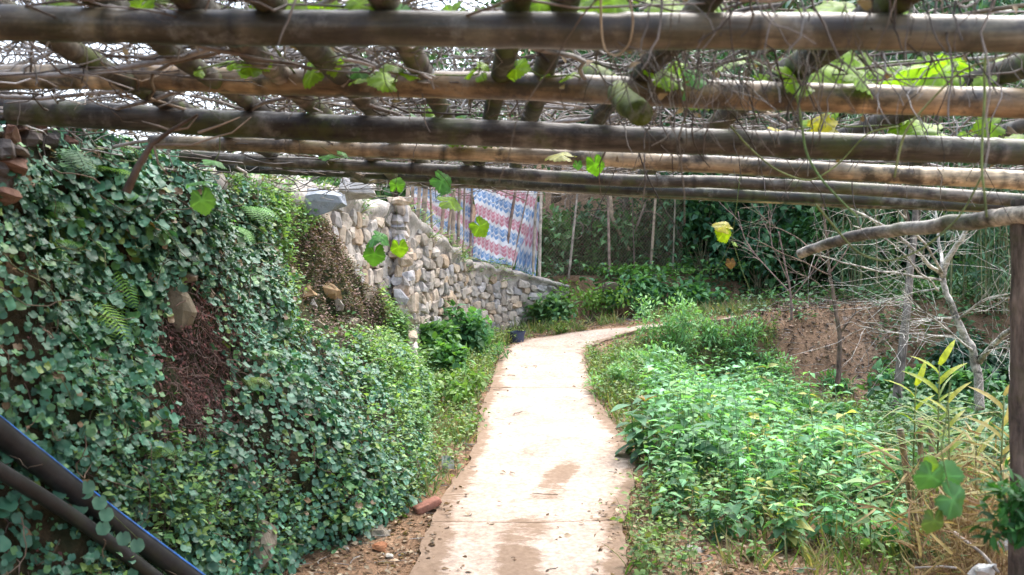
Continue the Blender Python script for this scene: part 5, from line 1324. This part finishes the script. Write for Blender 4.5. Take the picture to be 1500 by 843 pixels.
limb_tree("bare_tree", "pale leafless tree with white twigs standing left of the dark post", "tree", 9.0, [
    ([(1436, 600, 0), (1432, 550, 0), (1424, 512, 0), (1408, 482, 0), (1397, 455, 0), (1386, 430, 0), (1380, 402, 0)], .042, .024),
    ([(1381, 404, 0), (1388, 380, -.1), (1400, 360, -.2), (1408, 352, -.3), (1425, 320, -.4), (1440, 270, -.5)], .03, .012),
    ([(1381, 404, 0), (1362, 390, -.2), (1333, 362, -.4), (1300, 335, -.6), (1255, 310, -.8), (1180, 285, -1.0)], .02, .006),
    ([(1380, 400, 0), (1378, 370, .2), (1374, 340, .3), (1368, 290, .4)], .018, .008),
    ([(1378, 410, 0), (1340, 404, -.3), (1290, 398, -.5), (1230, 385, -.7), (1190, 372, -.8)], .014, .005),
    ([(1376, 423, 0), (1345, 428, .3), (1310, 438, .5), (1275, 448, .7)], .011, .004),
    ([(1396, 466, 0), (1365, 468, -.3), (1330, 472, -.5)], .011, .004),
    ([(1402, 470, 0), (1420, 455, -.2), (1440, 440, -.4), (1475, 430, -.6)], .013, .005),
    ([(1398, 495, 0), (1360, 492, -.4), (1320, 488, -.7), (1255, 478, -1.0)], .013, .004),
    ([(1425, 515, 0), (1395, 492, -.3), (1360, 460, -.6), (1320, 430, -.9)], .012, .004),
    ([(1434, 530, 0), (1450, 510, -.3), (1470, 490, -.6), (1500, 470, -.9)], .03, .02),
    ([(1432, 522, 0), (1455, 512, -.6), (1480, 510, -1.0)], .009, .004),
    ([(1381, 402, 0), (1368, 375, -.5), (1340, 340, -.9), (1310, 300, -1.2), (1290, 255, -1.4)], .015, .005),
    ([(1375, 425, 0), (1350, 400, -.8), (1300, 350, -1.0), (1250, 330, -1.3)], .010, .004),
], PB, M_PALEBARK, 20, 3, (.25, .9), (.46, .42, .38))
limb_tree("dead_sapling", "thin brown dead sapling with a forked stem on the bare soil bank", "tree", 13.5, [
    ([(1227, 566, 0), (1229, 525, 0), (1230, 490, 0), (1222, 450, 0), (1217, 410, 0), (1212, 370, 0), (1205, 300, 0)], .036, .015),
    ([(1230, 488, 0), (1242, 474, -.1), (1254, 458, -.2), (1250, 435, -.2)], .018, .006),
    ([(1216, 405, 0), (1180, 385, -.3), (1130, 365, -.6), (1095, 345, -.8)], .012, .005),
    ([(1214, 390, 0), (1170, 350, .3), (1130, 330, .5), (1100, 300, .5)], .012, .005),
    ([(1216, 430, 0), (1190, 410, 0), (1150, 395, 0)], .010, .004),
    ([(1215, 400, 0), (1235, 375, 0), (1255, 340, .2)], .012, .005),
], (.15, .1, .075), M_BARK, 9, 8, (.3, .9), (.22, .16, .13))
limb_tree("dead_shrub", "tangle of thin reddish bare twigs left of the forked dead sapling", "shrub", 15.2, [
    ([(1160, 470, 0), (1158, 430, 0), (1150, 390, 0), (1140, 340, 0)], .02, .01),
    ([(1158, 430, 0), (1120, 390, .3), (1090, 350, .4), (1080, 310, .5)], .01, .005),
    ([(1158, 440, 0), (1190, 400, -.3), (1215, 340, -.4)], .01, .005),
    ([(1154, 410, 0), (1130, 360, -.3), (1125, 310, -.3)], .01, .005)], (.2, .13, .11), M_TWIG, 12, 5, (.3, .9), (.26, .18, .16))

# ------------------------------------------------------------------ trees and thicket behind
def crown_mb(c, rx, ry, rz, ncl, per, size, cols, tm=L_OVATE, wide=1.0, cl_r=.32, droop=-.4):
    d = norm(R.normal(0, 1, (ncl, 3))); rr = R.uniform(.45, 1.0, ncl) ** .7
    cc = A(c) + d * rr[:, None] * A([rx, ry, rz])
    n = ncl * per; w = np.repeat(np.arange(ncl), per)
    pos = cc[w] + R.normal(0, cl_r, (n, 3)) * A([rx, ry, rz]).mean() * .55 * A([1, 1, .6])
    ax = norm(R.normal(0, 1, (n, 3)) + A([0, 0, droop])); nr = norm(A([0, 0, 1.4]) + d[w] * .8 + R.normal(0, .45, (n, 3)))
    col = A(cols)[R.integers(0, len(cols), n)] * R.uniform(.65, 1.35, (n, 1)) * R.uniform(.7, 1.3, ncl)[w][:, None]
    mb = MB(); mb.leaves(tm, pos, ax, nr, size * R.uniform(.7, 1.3, n), col, 0, wide)
    return mb, cc
def tree(p, h, rx, rz, label, cols, tr=.14, ncl=60, per=60, size=.17, trunk_col=(.12, .1, .08), lowest=.35, group="trees behind the wire fence and the path", tm=L_OVATE, wide=1.0, name="tree"):
    p = A(p, float); t = thing(name, label, "tree", p, group)
    c = p + A([0, 0, h * (lowest + (1 - lowest) * .5)])
    mb, cc = crown_mb(c, rx, rx, h * (1 - lowest) * .5, ncl, per, size, cols, tm, wide); mb.build("crown", M_FOREST, t)
    mb = MB(); top = p + A([R.normal(0, .2), R.normal(0, .2), h * .85])
    pts = pole_pts(p - A([0, 0, .1]), top, 14, 0, .12, p[0]); mb.tube(pts, (tr, tr * .25), 9, trunk_col)
    for j in range(min(16, ncl)):
        s_ = pts[R.integers(5, 13)]; mb.tube([s_, (s_ + cc[j]) / 2 + A([0, 0, .15]), cc[j]], (tr * .3, .012), 5, trunk_col)
    mb.build("trunk", M_BARK, t)
    return t
F1 = [(.04, .12, .06), (.05, .15, .065), (.03, .095, .05), (.065, .17, .07)]
F2 = [(.06, .17, .05), (.08, .2, .06), (.05, .13, .045)]
F3 = [(.055, .13, .09), (.07, .16, .1), (.045, .11, .07)]
def gp(x, y): return A([x, y, float(g(x, y))])
tree(gp(2.4, 20.6), 5.5, 1.9, 0, "dark broadleaf tree directly behind the wire fence", F1, size=.19)
tree(gp(4.3, 19.6), 4.6, 1.6, 0, "dense dark tree at the right end of the wire fence", F1, lowest=.05, ncl=70)
tree(gp(6.2, 20.2), 5.0, 1.8, 0, "dark glossy tree behind the reddish bare twigs", F1, lowest=.05, ncl=70)
tree(gp(8.2, 20.4), 6.0, 2.0, 0, "tree with a crown low to the ground behind the dead sapling", F2, lowest=.08, ncl=75)
tree(gp(10.6, 20.0), 6.5, 2.2, 0, "bushy tree behind the pale bare tree", F3, lowest=.08, ncl=75)
tree(gp(12.8, 18.6), 6.5, 2.2, 0, "bushy tree at the right edge beyond the dark post", F3, lowest=.05, ncl=75)
tree(gp(-.6, 24), 6.0, 2.3, 0, "tree beyond the tarpaulin fence", F2, lowest=.2)
tree(gp(5.5, 25), 9, 2.8, 0, "tall tree on the slope above the wire fence end", F2, size=.22)
tree(gp(10, 26), 10, 3.0, 0, "tall grey green tree high on the slope at right", F3, size=.22, lowest=.2)
tree(gp(15, 24), 10, 3.2, 0, "tall tree furthest right on the slope", F1, size=.22, lowest=.15)
tree(gp(1.2, 27), 9, 2.8, 0, "tall tree on the slope behind the middle of the wire fence", F1, size=.22, lowest=.2)
tree(gp(-6.5, 30), 8, 2.6, 0, "distant tree over the upper terrace at left", F2, size=.22, lowest=.25)
# thin culms with drooping narrow leaves
def bamboo_clump(p, h, nc, per, label, cols, spread=.8):
    p = A(p, float); t = thing("bamboo_clump", label, "bamboo", p, "bamboo clumps at the right")
    b = p + R.normal(0, .25, (nc, 3)) * A([1, 1, 0]); az = R.uniform(0, 6.3, nc)
    W = np.zeros((nc, 10, 3)); f = np.linspace(0, 1, 10)
    out = np.stack([np.cos(az), np.sin(az)], -1) * R.uniform(.2, 1, (nc, 1)) * spread
    hh = h * R.uniform(.6, 1.05, nc)
    for k in range(10):
        W[:, k, :2] = b[:, :2] + out * f[k] ** 2.2; W[:, k, 2] = b[:, 2] + hh * (f[k] - .12 * f[k] ** 4)
    mb = MB(); mb.tubes(W, np.linspace(1, .25, 10)[None] * R.uniform(.008, .016, (nc, 1)), 6, A([(.2, .2, .09), (.28, .24, .14), (.12, .15, .07)])[R.integers(0, 3, nc)]); mb.build("culm", M_STEM, t)
    n = nc * per; i = np.repeat(np.arange(nc), per); kf = R.uniform(1.0, 9, n); k0 = np.minimum(kf.astype(int), 8)
    pos = W[i, k0] + (W[i, k0 + 1] - W[i, k0]) * (kf - k0)[:, None] + R.normal(0, .2, (n, 3)) * A([1, 1, .8])
    ax = np.stack([R.normal(0, .6, n), R.normal(0, .6, n), R.normal(-.6, .3, n)], -1); nr = R.normal(0, .5, (n, 3)) + A([0, -.2, .9])
    mb = MB(); mb.leaves(leaf_tm([.3, 1, .7, .03], .3, .25, .08), pos, ax, nr, R.uniform(.13, .26, n), A(cols)[R.integers(0, len(cols), n)] * R.uniform(.7, 1.3, (n, 1))); mb.build("foliage", M_FOREST, t)
FB_ = [(.08, .17, .09), (.1, .2, .1), (.06, .14, .07), (.13, .2, .1)]
bamboo_clump(gp(7.3, 15.6), 5.5, 22, 110, "bamboo clump behind the pale bare tree's trunk", FB_)
bamboo_clump(gp(8.6, 15.0), 6.0, 24, 110, "bamboo clump left of the dark post", FB_)
bamboo_clump(gp(6.0, 17.0), 5.0, 20, 90, "bamboo clump behind the pale slim trunk", FB_)
bamboo_clump(gp(10.0, 16.5), 6.5, 24, 110, "bamboo clump partly behind the dark post at the right edge", FB_)
bamboo_clump(gp(4.8, 22.0), 6.5, 20, 90, "bamboo clump high above the dark trees right of the wire fence", FB_)
bamboo_clump(gp(8.4, 22.8), 7.5, 24, 90, "feathery bamboo on the slope above the crooked grey pole", FB_)
# pale slim trunk in the middle distance
tree(gp(4.75, 12.4), 6.0, 1.3, 0, "slim pale barked tree standing right of the bare soil bank", F3, .065, 40, 40, .16, (.2, .165, .14), .62, name="slim_tree", group=None)
# thicket bushes filling the foot of the wood
for i, (x, y, rx, h, cols, lab) in enumerate([
    (.7, 18.9, .6, 1.2, F2, "green bush behind the wire fence next to the last white stick"), (2.0, 18.9, .6, 1.1, F2, "green bush tight behind the middle of the wire fence"), (3.2, 19.3, .8, 1.8, F2, "tall green bush behind the right end of the wire fence"), (5.2, 19.2, .9, 1.9, F2, "tall fresh green bush behind the ledge right of the yellow leaves"), (7.4, 19.3, .9, 1.8, F1, "tall dark bush behind the dead sapling on the ledge"), (8.2, 14.2, .9, 1.5, F2, "leafy bush behind the white twigs of the bare tree"),
    (1.2, 19.6, .8, 1.3, F1, "dark bush behind the left half of the wire fence"), (2.7, 19.9, .9, 1.6, F1, "dark bush behind the right half of the wire fence"),
    (3.6, 18.9, .8, 1.7, F1, "dark ivy clad bush at the right end post of the wire fence"), (4.6, 18.4, .8, 1.6, F1, "dark bush under the yellow drooping leaves"),
    (5.6, 18.6, .8, 1.5, F2, "green bush on the ledge left of the bare twigs"), (6.7, 18.8, .9, 1.5, F2, "fresh green bush on the ledge behind the bare twigs"),
    (7.9, 18.4, .9, 1.4, F3, "bush on the ledge right of the dead sapling"), (6.9, 14.6, .8, .9, F3, "low bush at the right side of the bare soil bank"),
    (7.6, 13.4, .8, 1.0, F1, "bush under the bamboo behind the bare tree's foot"), (9.0, 13.2, .9, 1.2, F3, "bush under the bamboo by the dark post")]):
    bush(gp(x, y), rx, .7, h, 1000, .15, cols, lab, mat=M_FOREST, wide=1.05, name="thicket_bush", lumps=14)
# the far wood that reads as one mass
mb = MB()
for i in range(46):
    x = R.uniform(-9, 26); y = R.uniform(28, 44); 
    if x < -1: y += 14
    p = gp(x, y); h = R.uniform(6, 10) * (.7 if x < 0 else 1)
    cm, cc = crown_mb(p + A([0, 0, h * .5]), 2.6, 2.6, h * .5, 30, 34, .36, F1 if i % 3 else F2)
    v_, t_, c_, m_ = cm.arrays(); mb.add(v_, t_, c_, m_)
    mb.tube([p, p + A([.1, 0, h * .8])], (.2, .06), 6, (.12, .1, .08), 1)
tag(mb.build("woodland", [M_FOREST, M_BARK]), kind='stuff')
# loose fill of undergrowth on the ledge and slope behind
c4 = on_ground(5200, 16.2, 24, -1, 16); x4, z4 = project(c4)
k_ = (c4[:, 1] > 17.4 + .2 * np.clip(c4[:, 0], 0, 8)) | (c4[:, 0] > 7.5)
k_ &= R.random(len(c4)) < .75
q = c4[k_]; mb = MB()
weeds_on(mb, q, np.zeros((len(q), 3)), R.uniform(.15, .7, len(q)), L_OVATE, 8, .4, (.07, .16), A([(.06, .15, .06), (.08, .18, .06), (.05, .12, .06)]), 0)
tag(mb.build("undergrowth", [M_FOREST, M_STEM]), kind='stuff')
# undergrowth right of the bare soil, thinning out towards it
c5 = on_ground(9000, 9.0, 19, 3.2, 14); x5, z5 = project(c5)
k_ = (x5 > 1285 + 25 * fbm(c5[:, 1] * 1.5, 0, 3)) & (x5 < 1700) & (R.random(len(c5)) < .8)
k_ |= (c5[:, 1] > 15.6) & (x5 > 960) & (R.random(len(c5)) < .22 * (1 + fbm(c5[:, 0] * 1.5, c5[:, 1] * 2, 7))) & ~poly_mask(x5, z5, ON_PATH)
q = c5[k_]; mb = MB()
weeds_on(mb, q, np.zeros((len(q), 3)), R.uniform(.08, .5, len(q)) * np.where(q[:, 1] > 15.6, .5, 1), L_OVATE, 8, .3, (.05, .13), A([(.08, .19, .08), (.1, .21, .08), (.06, .14, .07)]), 0)
tag(mb.build("undergrowth", [M_FOREST, M_STEM]), kind='stuff')
# wisps of grass and small plants growing on top of the stone wall
mb = MB(); qs = R.uniform(.5, ws[-1], 260); qs = qs[fbm(qs * 1.6, 0, 3.0) > -.15]
x, y, z, tx, ty = wall_at(qs); off = R.uniform(-.2, .06, len(qs))
q = np.stack([x + ty * off, y - tx * off, z - .02 - .25 * (off > .02) * R.random(len(qs))], -1)
weeds_on(mb, q, np.stack([ty, -tx, 0 * tx], -1), R.uniform(.05, .22, len(q)), L_SMALL, 8, .14, (.025, .06), WG, .5)
qq_ = np.repeat(q, 3, 0); az = R.uniform(0, 6.3, len(qq_))
mb.leaves(leaf_tm([.7, 1, .8, .5, .05], .3, .55, .03), qq_, np.stack([np.cos(az) * .7, np.sin(az) * .7, R.uniform(.2, 1.1, len(qq_))], -1), A([0, -.3, .5]), R.uniform(.12, .32, len(qq_)), A([(.2, .26, .1), (.34, .3, .16), (.14, .23, .08)])[R.integers(0, 3, len(qq_))])
tag(mb.build("wall_weeds", [M_LEAF, M_STEM]), kind='stuff')
